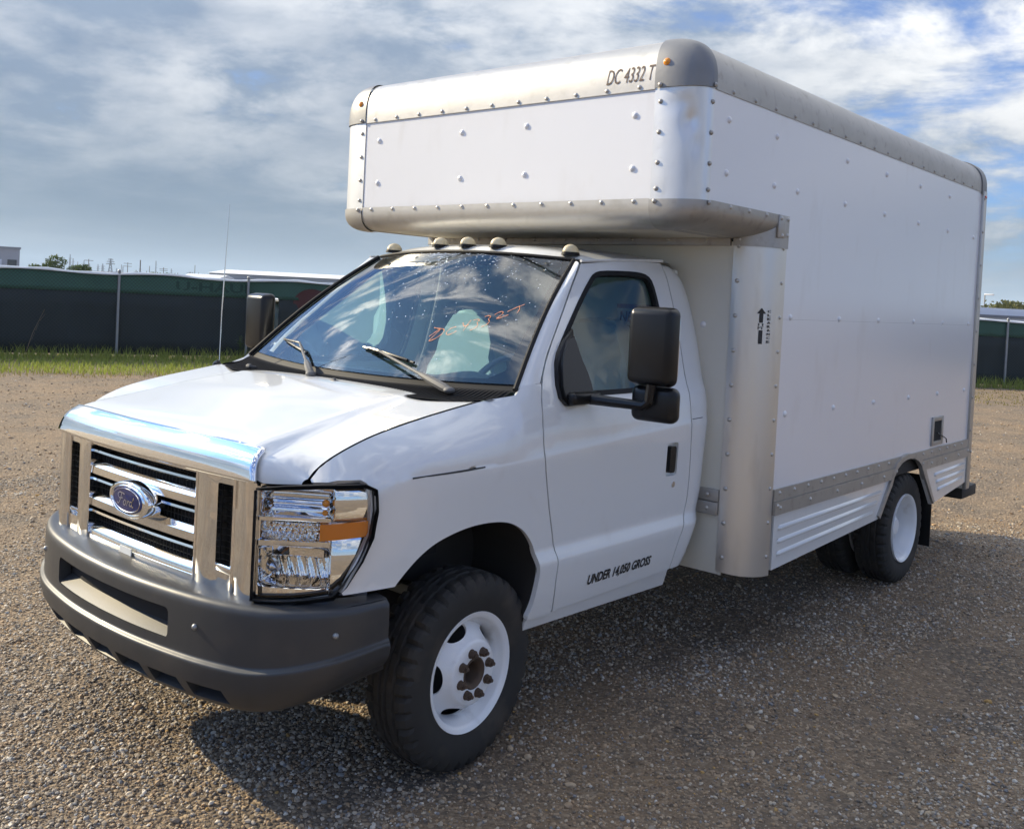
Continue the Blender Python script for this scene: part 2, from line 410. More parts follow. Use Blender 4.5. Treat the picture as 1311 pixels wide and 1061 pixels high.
def strokes(name, lines, fn, w, m, parent):
    """hand writing: thin flat ribbons along polylines in the surface coordinates of fn(a,b)"""
    V = []; F = []
    for ln in lines:
        p = [np.array(q, float) for q in smooth_poly(ln, 2)]
        for i, q in enumerate(p):
            t = p[min(i+1, len(p)-1)]-p[max(i-1, 0)]; t = t/(np.linalg.norm(t)+1e-9); n = np.array([-t[1], t[0]])
            ww = w*(.75+.25*math.sin(i*1.3))
            V += [fn(*(q+n*ww/2)), fn(*(q-n*ww/2))]
            if i: k = len(V); F.append((k-4, k-3, k-1, k-2))
    return mobj(name, V, F, m, parent)

# ================================================================== THE TRUCK (x = its left side, -y = its front, z up; origin under the front axle)
TRUCK = tag(empty('box_truck'), 'white cab-over-attic box truck with chrome grille and dark grey bumper parked on the gravel', 'truck')
def sst(a, b, v):
    t = np.clip((np.asarray(v, float)-a)/(b-a), 0, 1); return t*t*(3-2*t)
_zk = np.array([.40, .47, .52, .60, .70, .735, .785, .95, 1.10, 1.16, 1.175, 1.25, 1.33, 1.41])
_xk = np.array([.94, .962, .976, .991, 1.003, 1.005, .985, .991, .996, .997, .991, .984, .970, .945])
_zz = np.linspace(.3, 2.2, 1901)
_g = np.exp(-.5*(np.arange(-40, 41)/8.0)**2); _g /= _g.sum()
_x0 = np.interp(_zz, _zk, _xk)
_T = np.convolve(np.concatenate([np.full(40, _x0[0]), _x0, np.full(40, _x0[-1])]), _g, 'valid')
SY = [-.80, -.69, -.68, -.595, -.41, .045, .2]; SX = [.79, .80, .82, .85, .865, .862, .915]; SZ = [1.12, 1.145, 1.19, 1.25, 1.313, 1.386, 1.412]
_s = np.array(smooth_poly(list(zip(SY, SX, SZ)), 3)); SY, SX, SZ = _s[:, 0], _s[:, 1], _s[:, 2]
def Xs(y, z):
    """half width of the body side at (y, z)"""
    w = np.interp(z, [.85, 1.05, 1.25, 1.5], [0, 1, 1, 0])
    zd = z-(np.interp(y, [-.5, 0, .31, 1.42], [1.165, 1.16, 1.172, 1.233])-1.165)*w
    lo = np.interp(min(zd, 1.41), _zz, _T)
    k = .40+(.265-.40)*sst(.7, 1.35, y)
    up = .945-(z-1.41)*k-1.8*max(z-1.9, 0)**2
    bl = sst(1.36, 1.47, z); door = lo*(1-bl)+up*bl
    zs = np.interp(y, SY, SZ); xs = np.interp(y, SY, SX)
    zc = 1.165-.16*sst(-.3, -.68, y)
    base = np.interp(min(zd, 1.165), _zz, _T)
    t = np.clip((z-zc)/max(zs-zc, .02), 0, 1.6)
    fen = base-(.994-xs)*t**2.2
    wf = 1-sst(.08, .34, y)
    x = door*(1-wf)+(fen if z > zc else lo)*wf
    return float(x-.06*np.clip((-.15-y)/.5, 0, 2)**2*(1-wf*min(t, 1.0)**1.5 if z > zc else 1))
side = lambda off=0.0: (lambda y, z: (Xs(y, z)+off, y, z))
OUTX = np.array([1, 0, 0])
# --- front fenders
arch = [(-.43, .786), (-.387, .830), (-.34, .87), (-.283, .904), (-.222, .925), (-.13, .943), (-.03, .949), (.073, .942), (.145, .925), (.205, .895),
        (.245, .862), (.284, .815), (.305, .767), (.313, .731), (.318, .698), (.315, .66), (.310, .622), (.302, .568), (.284, .528)]
arch = smooth_poly(arch, 2)
fend = arch + [(.285, .512), (.43, .503), (.437, .514), (.429, .60), (.426, .66), (.427, .72), (.424, .75), (.397, .848), (.364, .955), (.33, 1.09), (.316, 1.165), (.313, 1.24),
        (.315, 1.303), (.326, 1.38), (.350, 1.450), (.245, 1.446), (.198, 1.409)] + [(float(y), float(np.interp(y, SY, SZ))-.0025) for y in np.linspace(.18, -.688, 40)] + [(-.69, 1.150), (-.640, 1.162), (-.570, 1.162), (-.553, 1.150), (-.545, 1.10), (-.543, .985), (-.566, .93), (-.60, .86), (-.632, .795), (-.625, .787)]
def hl(y): return [(y-.0, .5)]
CR = [[(y, z+dz) for y, z in ((-.386, 1.1625), (-.2, 1.162), (0, 1.160), (.16, 1.165), (.31, 1.172))] for dz in (-.012, -.004, .004, .012)]
f1 = panel('front_fender', fend, side(), .026, WHITE, TRUCK, flange=.022, lines=CR, outward=OUTX)
slit = panel('trim_scar', [(-.386, 1.152), (-.33, 1.155), (-.30, 1.1545), (-.12, 1.155), (-.03, 1.158), (-.03, 1.163), (-.12, 1.1625), (-.28, 1.1605), (-.386, 1.1585)], side(.0015), .02, SCUFF, f1, flange=0, outward=OUTX)
mirror(f1)
# wheel housings
def well(sgn):
    bm = bmesh.new(); pts = [(-.44, .78)] + arch[1:-1] + [(.284, .50)]
    rings = []
    for x in (1.0, .62):
        rings.append([bm.verts.new((sgn*(Xs(y, z)-.018 if x == 1.0 else x), y*(1 if x == 1.0 else 1.06), z+(.0 if x == 1.0 else .03))) for y, z in pts])
    for i in range(len(pts)-1): bm.faces.new((rings[0][i], rings[0][i+1], rings[1][i+1], rings[1][i]))
    bm.faces.new(rings[1])
    return bmobj('wheel_housing', bm, UNDER, TRUCK)
well(1); well(-1)
# --- hood
def hood_zc(y): return float(np.interp(y, [-.84, -.80, -.74, -.70, -.53, -.41, -.33, 0, .15], [1.236, 1.254, 1.272, 1.281, 1.312, 1.336, 1.351, 1.400, 1.418]))
def hood_z(x, y):
    a = abs(x); xb = np.interp(y, [-.75, .06], [.635, .54]); dr = np.interp(y, [-.75, -.53, -.3, .1], [.036, .022, .013, .005])
    zt = hood_zc(y)-.010*(min(a, .65)/.6)**2
    xs = np.interp(y, SY, SX); zs = np.interp(y, SY, SZ); x0 = xb+.045
    z0 = zt-dr*sst(xb-.02, xb+.045, a)
    if a > x0:
        t = (a-x0)/max(xs-x0, .02); z0 = z0+(zs+.002-z0)*min(t, 1.0)**1.7
    return float(z0)
def hood_f(u, t):
    a0 = abs(u)*.82
    yf = -.815+.045*(min(a0, .66)/.66)**2
    if a0 > .655: yf = np.interp(a0, [.655, .70, .76, .82], [-.770, -.762, -.733, -.692])
    yr = -.058+.075*sst(.62, .86, a0)
    tt = min(t, 1.0); y = yr+(yf-yr)*tt
    x = u*np.interp(y, SY, SX)
    z = hood_z(x, y)
    if t > 1:
        k = t-1; a = abs(x)
        zl = np.interp(a, [.0, .62, .655, .70, .8], [z-.012, z-.014, 1.150, 1.138, 1.142])
        z1 = z; z = z1-(z1-zl)*(1-math.cos(k*math.pi/2)); y = y-float(np.interp(a, [.62, .66, .70, .76, .82], [.004, .034, .042, .034, .018]))*math.sin(k*math.pi/2)
    elif t < 0:
        z = z-.03*(-t); 
    return (x, y, z)
hood = sheet('hood', hood_f, np.concatenate([np.linspace(-.999, -.58, 26), np.linspace(-.55, .55, 24), np.linspace(.58, .999, 26)]), [-1, 0]+list(np.linspace(.02, .98, 30))+[1, 1.15, 1.3, 1.5, 1.7, 1.85, 2.0], WHITE, TRUCK, angle=60)
for sx in (1, -1):
    sheet('hood_gap_shade', lambda y, t: (sx*(np.interp(y, SY, SX)+(-.030, .001)[int(t)]), y, np.interp(y, SY, SZ)-.010-.002*t), np.linspace(-.68, .04, 30), [0, 1], TRIM, hood)  # black strip painted in as the shade of the hood gap
# engine bay darkness under the seams
box('engine_bay', (0, -.33, 1.0), (1.5, .62, .42), DARKV, TRUCK)
# --- windscreen
def ws(s, t):
    b = np.array([.90*s, .105+.135*s*s, 1.418+.022*s*s]); tp = np.array([.668*s, .755+.12*s*s, 2.000-.026*s*s])
    p = b+(tp-b)*t; bow = .028*math.sin(math.pi*t)
    return p+np.array([0, -bow*.65, bow*.75])
def ws_off(d):
    def f(s, t):
        e = 1e-3; n = np.cross(ws(s+e, t)-ws(s-e, t), ws(s, t+e)-ws(s, t-e)); n /= np.linalg.norm(n)
        return ws(s, t)+n*d
    return f
wsc = sheet('windshield', lambda s, t: ws(s, t), np.linspace(-.985, .985, 41), np.linspace(.01, .99, 21), WGLASS, TRUCK, angle=60)
# black frit band and outer rubber
frit = rrect(-.995, -.02, .995, 1.0, .02, 3)
panel('frit_band', [(-.995, -.03), (.995, -.03), (.995, 1.0), (-.995, 1.0)], ws_off(-.006), .05, TRIM, wsc,
      holes=[[(-.93, .10), (-.86, .045), (-.5, .035), (.5, .035), (.84, .045), (.915, .10), (.945, .5), (.935, .95), (.90, .985), (-.90, .985), (-.935, .95), (-.945, .5)]], flange=0, outward=np.array([0, -.6, .7]))
for s_ in (-1, 1):
    tube('windshield_trim', [ws_off(.006)(s_*1.0, t) for t in np.linspace(-.03, .985, 16)], .011, TRIM, wsc, 8)
tube('windshield_trim', [ws_off(.002)(s, 1.0) for s in np.linspace(-1, 1, 30)], .008, TRIM, wsc, 8)
# wax-marker writing on the glass; a,b = metres along/up the glass, centred on the driver half
def wsm(a, b):
    a, b = a*.68, b*.78+a*.06
    s = .40+a/.80; t = .275+b/.66
    return ws_off(.003)(s, t)
W_ = [[(0, .005), (.025, .03), (.045, .05)], [(-.005, .058), (.03, .052), (.075, .05), (.09, .03), (.07, .0), (.03, -.022), (.015, -.024), (.05, .045)],
      [(.155, .06), (.125, .055), (.105, .03), (.12, .01), (.155, .018), (.175, .035)],
      [(.185, .085), (.205, .06), (.235, .07)], [(.232, .10), (.225, .07), (.22, .035)],
      [(.25, .098), (.275, .105), (.295, .10), (.28, .085), (.30, .07), (.295, .05), (.265, .035)],
      [(.315, .12), (.335, .128), (.36, .12), (.345, .104), (.368, .09), (.36, .068), (.33, .055)],
      [(.375, .132), (.40, .152), (.428, .15), (.42, .125), (.395, .102), (.43, .112), (.468, .13)],
      [(.45, .15), (.49, .175), (.54, .198)], [(.51, .188), (.525, .165), (.52, .14)]]
strokes('windshield_writing', W_, wsm, .0042, CHALK, wsc)
# rain drops on the upper glass
V = []; F = []
for i in range(400):
    s = rng.uniform(-.55, .93); t = 1-abs(rng.normal(0, .33)); 
    if i < 230: s = rng.normal(.02, .28); t = 1-abs(rng.normal(0, .11))
    if t < .06 or abs(s) > .93 or t > .985: continue
    c = ws_off(.0012)(s, t); r = rng.uniform(.0016, .0034); n = ws_off(1.0)(s, t)-ws_off(0)(s, t)
    a = np.cross(n, [1, 0, 0]); a /= np.linalg.norm(a); b = np.cross(n, a); k = len(V)
    V += [c+r*(a*math.cos(q)+b*math.sin(q)) for q in np.arange(6)*math.pi/3]+[c+n*r*.7]
    F += [(k+j, k+(j+1) % 6, k+6) for j in range(6)]
tag(mobj('water_droplets', V, F, DROP, wsc, smooth=True), kind='stuff')
# --- cowl, ribbed like the louvred grey-black plastic
def cowl_f(x, t):
    s = np.clip(x/.90, -1, 1)
    a = np.array([x, -.053+.075*sst(.62, .86, abs(x)), 1.380+.0*x]); b = ws(s, -.02)+np.array([0, -.008, -.004])
    if abs(x) > .86: a = np.array([x, .04+.5*(abs(x)-.86)*3, 1.39])
    p = a+(b-a)*t; return p+np.array([0, 0, -.014*math.sin(math.pi*t)])
xs_ = np.linspace(-.895, .895, 360)
V = []; F = []
for i, x in enumerate(xs_):
    for t in np.linspace(0, 1, 7):
        p = cowl_f(x, t); p[2] += .0045 if (i//2) % 2 and .08 < t < .92 else 0; V.append(p)
F = [(i*7+j, (i+1)*7+j, (i+1)*7+j+1, i*7+j+1) for i in range(len(xs_)-1) for j in range(6)]
cowl = mobj('cowl_panel', V, F, COWLM, TRUCK)
for x in (-.62, .06):
    bm = bmesh.new(); c = cowl_f(x, .45)
    add_box(bm, (c[0], c[1], c[2]+.011), (.030, .045, .014), .004, 2, Matrix.Rotation(R(-12), 3, 'X')); add_box(bm, (c[0], c[1]-.012, c[2]+.021), (.016, .016, .010), .003, 2)
    bmobj('washer_nozzle', bm, WIPER, cowl)
# --- wipers
def wiper(s0, sa, ta, sl, tl, sr, tr):
    base = cowl_f(s0*.9, .62)+np.array([0, 0, .02]); mid = ws_off(.035)(sa, ta)
    bm = bmesh.new()
    d = mid-base
    add_tube(bm, [base, base+d*.06, base+d*.25, base+d*.36, base+d*.4, mid], [.012, .019, .017, .012, .0075, .006], 8)
    o = bmobj('wiper', bm, WIPER, TRUCK)
    tube('wiper_blade', [ws_off(.012)(sl+(sr-sl)*k, tl+(tr-tl)*k) for k in np.linspace(0, 1, 12)], .0065, BLACK, o, 6)
    bm = bmesh.new(); add_tube(bm, [ws_off(.020)(sl+(sr-sl)*.12, tl+(tr-tl)*.12), ws_off(.034)(sa, ta), ws_off(.020)(sl+(sr-sl)*.9, tl+(tr-tl)*.9)], .006, 6)
    bmobj('blade_bridge', bm, BLACK, o)
    bm = bmesh.new(); bmesh.ops.create_uvsphere(bm, u_segments=14, v_segments=8, radius=.024); bmesh.ops.scale(bm, vec=(1, 1, .6), verts=bm.verts); bmesh.ops.translate(bm, vec=tuple(base), verts=bm.verts)
    bmobj('pivot_cap', bm, WIPER, o)
wiper(.75, .18, .13, .02, .165, .42, .095)
wiper(-.17, -.50, .115, -.76, .135, -.40, .075)
# --- roof
def roof_f(u, t):
    x0 = u*.70
    y0 = .757+.12*(min(abs(x0)/.668, 1.05))**2
    y = y0+(1.66-y0)*t
    xr = np.interp(y, [.70, .84, 1.43, 1.55, 1.66], [.688, .722, .774, .752, .70])
    ze = np.interp(y, [.75, .84, 1.1, 1.43, 1.7], [1.955, 1.968, 1.987, 2.003, 1.992]); zc = np.interp(y, [.75, .80, .86, .95, 1.2, 1.7], [1.997, 2.016, 2.034, 2.050, 2.064, 2.068])
    x = u*xr; q = ze+(zc-ze)*(1-abs(u)**2.8)
    s = min(abs(x0)/.668, 1.0); wz = 2.003-.026*s*s; k = sst(0, .12, t)
    return (x, y, wz*(1-k)+q*k if t < .12 else q)
roof = sheet('roof', roof_f, np.linspace(-1, 1, 49), np.concatenate([np.linspace(0, .2, 12), np.linspace(.25, 1, 14)]), WHITE, TRUCK, angle=50)
for s_ in (-1, 1):
    tube('drip_rail', [(s_*(np.interp(y, [.84, 1.43, 1.5], [.722, .776, .780])+.004), y, np.interp(y, [.84, 1.1, 1.43, 1.5], [1.970, 1.989, 2.005, 2.006])) for y in np.linspace(.845, 1.44, 12)], .0075, WHITE, roof, 6)
# clearance lights on the roof
def clear_light(x, y, z):
    bm = bmesh.new(); bmesh.ops.create_cone(bm, cap_ends=True, segments=20, radius1=.037, radius2=.034, depth=.014); bmesh.ops.scale(bm, vec=(1, 1.5, 1), verts=bm.verts)
    o = bmobj('clearance_light', bm, TRIM, TRUCK); o.location = (x, y, z+.003)
    bm = bmesh.new(); bmesh.ops.create_uvsphere(bm, u_segments=20, v_segments=12, radius=.032)
    for v in bm.verts:
        v.co.z = max(v.co.z, -.004)*1.15; v.co.y *= 1.5
    l = bmobj('lamp_lens', bm, IVORY, o); l.location = (0, 0, .008)
    return o
for x in (-.61, -.2, 0, .2, .61): clear_light(x, .860+.055*(x/.6)**2, 2.033-.030*(abs(x)/.61)**2.6)
# --- A pillars
def apillar(u, t):
    a = ws_off(.004)(1.005, -.02+t*1.0); 
    y = np.interp(t, [0, .25, .55, 1], [.350, .435, .615, .835]); z = np.interp(t, [0, .25, .55, 1], [1.452, 1.559, 1.736, 1.960])
    b = np.array([Xs(y, z), y-.004, z]); p = a+(b-a)*u
    n = np.array([.55, -.62, .25]); return p+n*.012*math.sin(math.pi*u)
ap = sheet('a_pillar', apillar, np.linspace(0, 1, 9), np.linspace(0, 1, 16), WHITE, TRUCK, angle=60)
mirror(ap)
# --- doors
dfront = [(y+.002, z) for y, z in [(.446, .514), (.435, .60), (.431, .66), (.432, .72), (.429, .75), (.403, .848), (.370, .955), (.336, 1.09), (.322, 1.165), (.319, 1.24), (.321, 1.303), (.332, 1.38), (.358, 1.453), (.440, 1.560), (.620, 1.736), (.842, 1.958)]]
drear = [(1.430, 1.994), (1.453, 1.85), (1.462, 1.678), (1.455, 1.453), (1.440, 1.30), (1.440, 1.194), (1.450, 1.05), (1.452, .95), (1.446, .847), (1.423, .776), (1.356, .635), (1.335, .530)]
dtop = [(1.05, 1.979), (1.25, 1.990)]
door_poly = smooth_poly(dfront, 1)+dtop+smooth_poly(drear, 1)
win = smooth_poly([(.497, 1.560), (.575, 1.634), (.721, 1.759), (.868, 1.888), (.905, 1.916), (.96, 1.930), (1.117, 1.936), (1.22, 1.935), (1.275, 1.924), (1.305, 1.893), (1.322, 1.80), (1.330, 1.667), (1.322, 1.514), (1.306, 1.42), (1.285, 1.397), (1.0, 1.393), (.637, 1.393), (.515, 1.405), (.480, 1.44), (.478, 1.50)], 1)
cw = np.mean(win, 0)
def inset(poly, d):
    P = np.array(poly); n = len(P); out = []
    for i in range(n):
        t = P[(i+1) % n]-P[i-1]; t = t/(np.linalg.norm(t)+1e-9); nn = np.array([-t[1], t[0]])
        if (cw-P[i]) @ nn < 0: nn = -nn
        out.append(tuple(P[i]+nn*d))
    return out
LC = [[(.43, z), (.9, z), (1.42, z+.004)] for z in (.728, .742, .758, .772, .786)] + [[(.32, 1.172+d), (.8, 1.199+d), (1.43, 1.232+d)] for d in (-.012, -.004, .004, .012)]
handle_hole = rrect(1.236, .985, 1.334, 1.142, .016)
dr = panel('door', door_poly, side(), .028, WHITE, TRUCK, holes=[win, handle_hole], flange=.03, lines=LC, outward=OUTX)
panel('window_seal', inset(win, -.004), side(.004), .03, TRIM, dr, holes=[inset(win, .017)], flange=.03, outward=OUTX)
panel('door_window', inset(win, .008), side(-.016), .05, DGLASS, dr, flange=0, outward=OUTX)
panel('handle_recess', handle_hole, side(-.022), .02, WHITE, dr, flange=0, outward=OUTX)
bm = bmesh.new(); add_prism(bm, rrect(1.262, 1.0, 1.312, 1.125, .012), lambda u, v, d: (Xs(u, v)+d, u, v), -.03, .004); bmobj('door_handle', bm, BLACK, dr)
bm = bmesh.new(); add_prism(bm, [(1.308+.014*math.cos(a), .942+.014*math.sin(a)) for a in np.linspace(0, 2*math.pi, 17)[:-1]], lambda u, v, d: (Xs(u, v)+d, u, v), -.01, .004); bmobj('door_lock', bm, SILVER, dr)
# passenger side copies carry everything but the lettering
mirror(dr)
lettering('door_lettering', 'UNDER 14,050 GROSS', lambda a, b: (Xs(.655+a, .578+b+.006*a)+.0022, .655+a, .578+b+.006*a), INK, dr, width=.490, height=.052, shear=.22, bold=.034)
# sill below the door
sill = [(.30, .500), (.86, .486), (1.31, .474), (1.32, .515), (1.335, .526), (.446, .508), (.30, .512)]
s1_ = panel('rocker_sill', [(.29, .465), (1.34, .445), (1.34, .524), (.445, .507), (.29, .508)], lambda y, z: (Xs(y, z)-.010, y, z), .03, WHITE, TRUCK, flange=.08, outward=OUTX); mirror(s1_)
# --- cab rear corner panels
brear = smooth_poly([(1.460, 2.003), (1.56, 1.995), (1.622, 1.978), (1.685, 1.921), (1.722, 1.819), (1.735, 1.698), (1.735, 1.544), (1.715, 1.394), (1.690, 1.195), (1.682, 1.022), (1.668, .849), (1.622, .724), (1.583, .626), (1.536, .525)], 1)
bz = np.array([q[1] for q in brear])[::-1]; by = np.array([q[0] for q in brear])[::-1]
def bfn(y, z):
    r = float(np.interp(z, bz, by)); k = np.clip((y-(r-.16))/.16, 0, 1)
    return (Xs(y, z)-.07*k**2.4, y, z)
bpoly = [(y+.008, z) for y, z in smooth_poly(drear, 1)[::-1]] + [(1.437, 2.0)] + brear
bp_ = panel('cab_corner_panel', bpoly, bfn, .03, WHITE, TRUCK, flange=.05, lines=[[(1.45, z), (1.7, z)] for z in (.742, .772, .786)], outward=OUTX)
bm = bmesh.new()
seamline = [(1.452, 1.243), (1.55, 1.246), (1.70, 1.250)]
for (a, b) in zip(seamline[:-1], seamline[1:]):
    q = [(a[0], a[1]-.0018), (b[0], b[1]-.0018), (b[0], b[1]+.0018), (a[0], a[1]+.0018)]
    bm.faces.new([bm.verts.new(np.array(bfn(*c))+[.0012, 0, 0]) for c in q])
bmobj('panel_seam', bm, SCUFF, bp_)
mirror(bp_)
# --- cab inside
box('cab_rear_wall', (0, 1.60, 1.26), (1.54, .03, 1.42), CABIN, TRUCK, .01)
box('cab_light_block', (0, 1.515, .955), (1.86, .012, .86), CABIN, TRUCK, .002)  # added panel, blocks sun leaking through the cab onto the box wall
box('cab_floor', (0, .85, .56), (1.80, 1.55, .05), DASH, TRUCK, .01)
sheet('cab_headliner', lambda u, t: tuple(np.array(roof_f(u*.96, .04+.96*t))-[0, 0, .03]), np.linspace(-1, 1, 15), np.linspace(0, 1, 8), CABIN, TRUCK, angle=60)
dsh = sheet('dashboard', lambda x, t: (x, np.interp(t, [0, .5, .8, 1.0, 1.4], [.17+.10*(x/.88)**2, .36, .50, .56, .60]), np.interp(t, [0, .5, .8, 1, 1.4], [1.385, 1.405+.02*math.exp(-((x-.42)/.22)**2), 1.40+.05*math.exp(-((x-.42)/.2)**2), 1.36+.03*math.exp(-((x-.42)/.2)**2), .95])), np.linspace(-.88, .88, 41), [0, .25, .5, .65, .8, .9, 1, 1.1, 1.4], DASH, TRUCK, angle=50)
# steering wheel
bm = bmesh.new(); rot = Matrix.Rotation(R(52), 3, 'X'); c = Vector((.42, .70, 1.36))
ring = [c+rot @ Vector((.195*math.cos(a), .195*math.sin(a), 0)) for a in np.linspace(0, 2*math.pi, 33)]
add_tube(bm, ring, .016, 8, cap=False)
for a in (R(200), R(340), R(90)): add_tube(bm, [c+rot @ Vector((0, 0, .0)), c+rot @ Vector((.19*math.cos(a), .19*math.sin(a), 0))], .015, 6)
add_tube(bm, [c, c+rot @ Vector((0, 0, .06)), c-Vector((0, .22, -.0))-Vector((0, 0, .14))], [.065, .05, .03], 12)
bmobj('steering_wheel', bm, WHEELG, TRUCK)
# seats with tall backs
def seat(x):
    bm = bmesh.new(); add_box(bm, (x, 1.05, .92), (.50, .52, .16), .05, 3); o = bmobj('seat', bm, SEATM, TRUCK)
    bm = bmesh.new()
    prof = [(-.25, .98), (.25, .98), (.26, 1.2), (.245, 1.42), (.19, 1.56), (.135, 1.66), (.10, 1.705), (-.10, 1.705), (-.135, 1.66), (-.19, 1.56), (-.245, 1.42), (-.26, 1.2)]
    add_prism(bm, smooth_poly(prof+prof[:1], 1)[:-1], lambda u, v, d: (x+u, 1.28+(v-1.0)*.22+d, v), -.07, .07)
    bmesh.ops.bevel(bm, geom=[e for e in bm.edges if abs((e.verts[0].co-e.verts[1].co).y) < .02], offset=.025, segments=3, affect='EDGES')
    bmobj('seat_back', bm, SEATM, o)
seat(.44); seat(-.44)
# sticker on the cab's rear wall
stk = box('wall_sticker', (.60, 1.581, 1.70), (.34, .004, .17), STICKW, TRUCK)
box('sticker_band', (.60, 1.577, 1.772), (.338, .004, .022), STICKR, stk)
lettering('sticker_lettering', 'NET', lambda a, b: (.45+a, 1.5775, 1.690+b), INK, stk, width=.12, height=.055, shear=.1, bold=.03)
lettering('sticker_lettering', 'FOR', lambda a, b: (.45+a, 1.5775, 1.628+b), INK, stk, width=.12, height=.045, bold=.02)
# --- radio mast on the passenger fender
ant = tube('radio_mast', [(-.905, .030, 1.372), (-.90, .040, 1.405), (-.90, .041, 1.64), (-.90, .060, 2.183)], [.0035, .0035, .0028, .0022], SILVER, TRUCK, 6)
bm = bmesh.new(); add_tube(bm, [(-.905, .028, 1.360), (-.905, .031, 1.385), (-.904, .034, 1.400)], [.026, .022, .006], 10); bmobj('mast_base', bm, BLACK, ant)
# --- door mirrors
def mirror_set():
    base = [(.635, 1.668), (.558, 1.62), (.498, 1.568), (.470, 1.529), (.437, 1.44), (.438, 1.388), (.469, 1.357), (.513, 1.358), (.60, 1.385), (.655, 1.405), (.660, 1.448), (.629, 1.474), (.612, 1.54), (.618, 1.607)]
    bm = bmesh.new(); add_prism(bm, base, lambda u, v, d: (Xs(u, v)+d*(1 if d < 0 else 1), u, v), -.01, .035)
    bmesh.ops.bevel(bm, geom=[e for e in bm.edges if e.calc_length() > .01 and e.verts[0].co.x > Xs(e.verts[0].co.y, e.verts[0].co.z)+.02 and e.verts[1].co.x > Xs(e.verts[1].co.y, e.verts[1].co.z)+.02], offset=.014, segments=2, affect='EDGES')
    o = bmobj('door_mirror', bm, BLACK, TRUCK)
    bm = bmesh.new(); add_box(bm, (.985, .56, 1.388), (.07, .19, .052), .016, 3)
    bmobj('mirror_bracket', bm, BLACK, o)
    bm = bmesh.new(); add_tube(bm, [(.98, .585, 1.385), (1.10, .60, 1.383), (1.25, .615, 1.382), (1.275, .617, 1.40), (1.282, .618, 1.47)], [.024, .022, .020, .021, .020], 10)
    bmobj('mirror_arm', bm, BLACK, o)
    bm = bmesh.new(); add_box(bm, (1.266, .640, 1.622), (.212, .088, .318), .032, 4, Matrix.Rotation(R(4), 3, 'Z'))
    for v in bm.verts:
        if v.co.y < .640: v.co.x = 1.266+(v.co.x-1.266)*.94; v.co.z = 1.622+(v.co.z-1.622)*.97
    bmobj('mirror_housing', bm, BLACK, o)
    bm = bmesh.new(); add_box(bm, (1.266, .684, 1.622), (.17, .006, .27), .02, 3); bmobj('mirror_glass', bm, CHROME, o)
    bm = bmesh.new(); add_box(bm, (1.272, .672, 1.388), (.205, .075, .145), .032, 4, Matrix.Rotation(R(4), 3, 'Z')); bmobj('spot_mirror_housing', bm, BLACK, o)
    return o
_pm = mirror(mirror_set())
for ch in _pm.children:                     # the passenger mirror is swung further forward and sits a little lower
    if 'bracket' not in ch.name: ch.location.y -= .12; ch.location.z -= .04
# --- grille
YG = lambda x: -.858+.040*(x/.69)**2+.012*(x/.69)
def pil(x):
    a = abs(x)
    if .378 <= a <= .493: return -.011*(1-((a-.4355)/.0575)**2)
    if .585 <= a: return -.014*max(0, 1-((a-.640)/.055)**2)
    return 0.0
gfn = lambda off: (lambda x, z: (x, YG(x)+off+pil(x), z))
OUTF = np.array([0, -1, 0])
gout = [(-.688, .742), (-.3, .730), (.3, .730), (.688, .742), (.690, 1.0), (.690, 1.135), (.660, 1.150), (-.660, 1.150), (-.690, 1.135), (-.690, 1.0)]
gh = [rrect(-.378, .768, .378, 1.128, .010), rrect(.493, .812, .574, 1.112, .008), rrect(-.574, .812, -.493, 1.112, .008)]
grille = panel('grille', gout, gfn(0), .035, CHROMED, TRUCK, holes=gh, flange=.055, outward=OUTF)
def gtop(x, t):
    a = np.array([x, YG(x)-.012, 1.148]); k = abs(x)/.69
    b = np.array([x*(.66/.69), -.812+.046*k*k+.006*(x/.69), 1.252-.010*k**6])
    p = a+(b-a)*t; bul = math.sin(math.pi*t)*.014+.0
    return p+np.array([0, -bul, bul*.75])
sheet('grille_top_bar', gtop, np.linspace(-.69, .69, 61), [-.06]+list(np.linspace(0, 1, 13)), CHROME, grille, angle=50, thick=.012)
tube('grille_bead', [(x, YG(x)-.006, 1.140) for x in np.linspace(-.62, .62, 40)], .005, CHROME, grille, 8)
def gbar(z0, z1, off, name='grille_bar', mt=CHROMED):
    h = z1-z0
    prof = [(.035, z0+.15*h), (.004, z0), (0, z0+.06*h), (.002, z0+.60*h), (.006, z0+.72*h), (.022, z0+.97*h), (.030, z1), (.045, z1-.02*h)]
    xs = np.linspace(-.386, .386, 41); V = []; F = []
    for x in xs: V += [(x, YG(x)+off+d, z) for d, z in prof]
    n = len(prof)
    F = [(i*n+j, (i+1)*n+j, (i+1)*n+(j+1) % n, i*n+(j+1) % n) for i in range(len(xs)-1) for j in range(n)]
    return mobj(name, V, F, mt, grille, angle=28)
for s_ in (-1, 1):
    tube('grille_bead', [(s_*.584, YG(s_*.584)-.004, z) for z in np.linspace(.745, 1.14, 6)], .0055, CHROME, grille, 8)
    tube('grille_bead', [(s_*.381, YG(s_*.381)-.003, z) for z in np.linspace(.75, 1.135, 6)], .0045, CHROME, grille, 8)
tube('grille_bead', [(x, YG(x)-.003, .742) for x in np.linspace(-.66, .66, 40)], .006, CHROME, grille, 8)
gbar(1.008, 1.060, .002); gbar(.880, .932, .002); gbar(.750, .806, .004)
for z in (1.100, .988, .860): gbar(z-.007, z+.009, .012, 'thin_grille_bar', CHROME)
for s_ in (-1, 1):
    bm = bmesh.new(); add_box(bm, (s_*.535, YG(.535)+.012, .822), (.10, .03, .030), .008, 3); bmobj('slot_bar', bm, CHROME, grille)
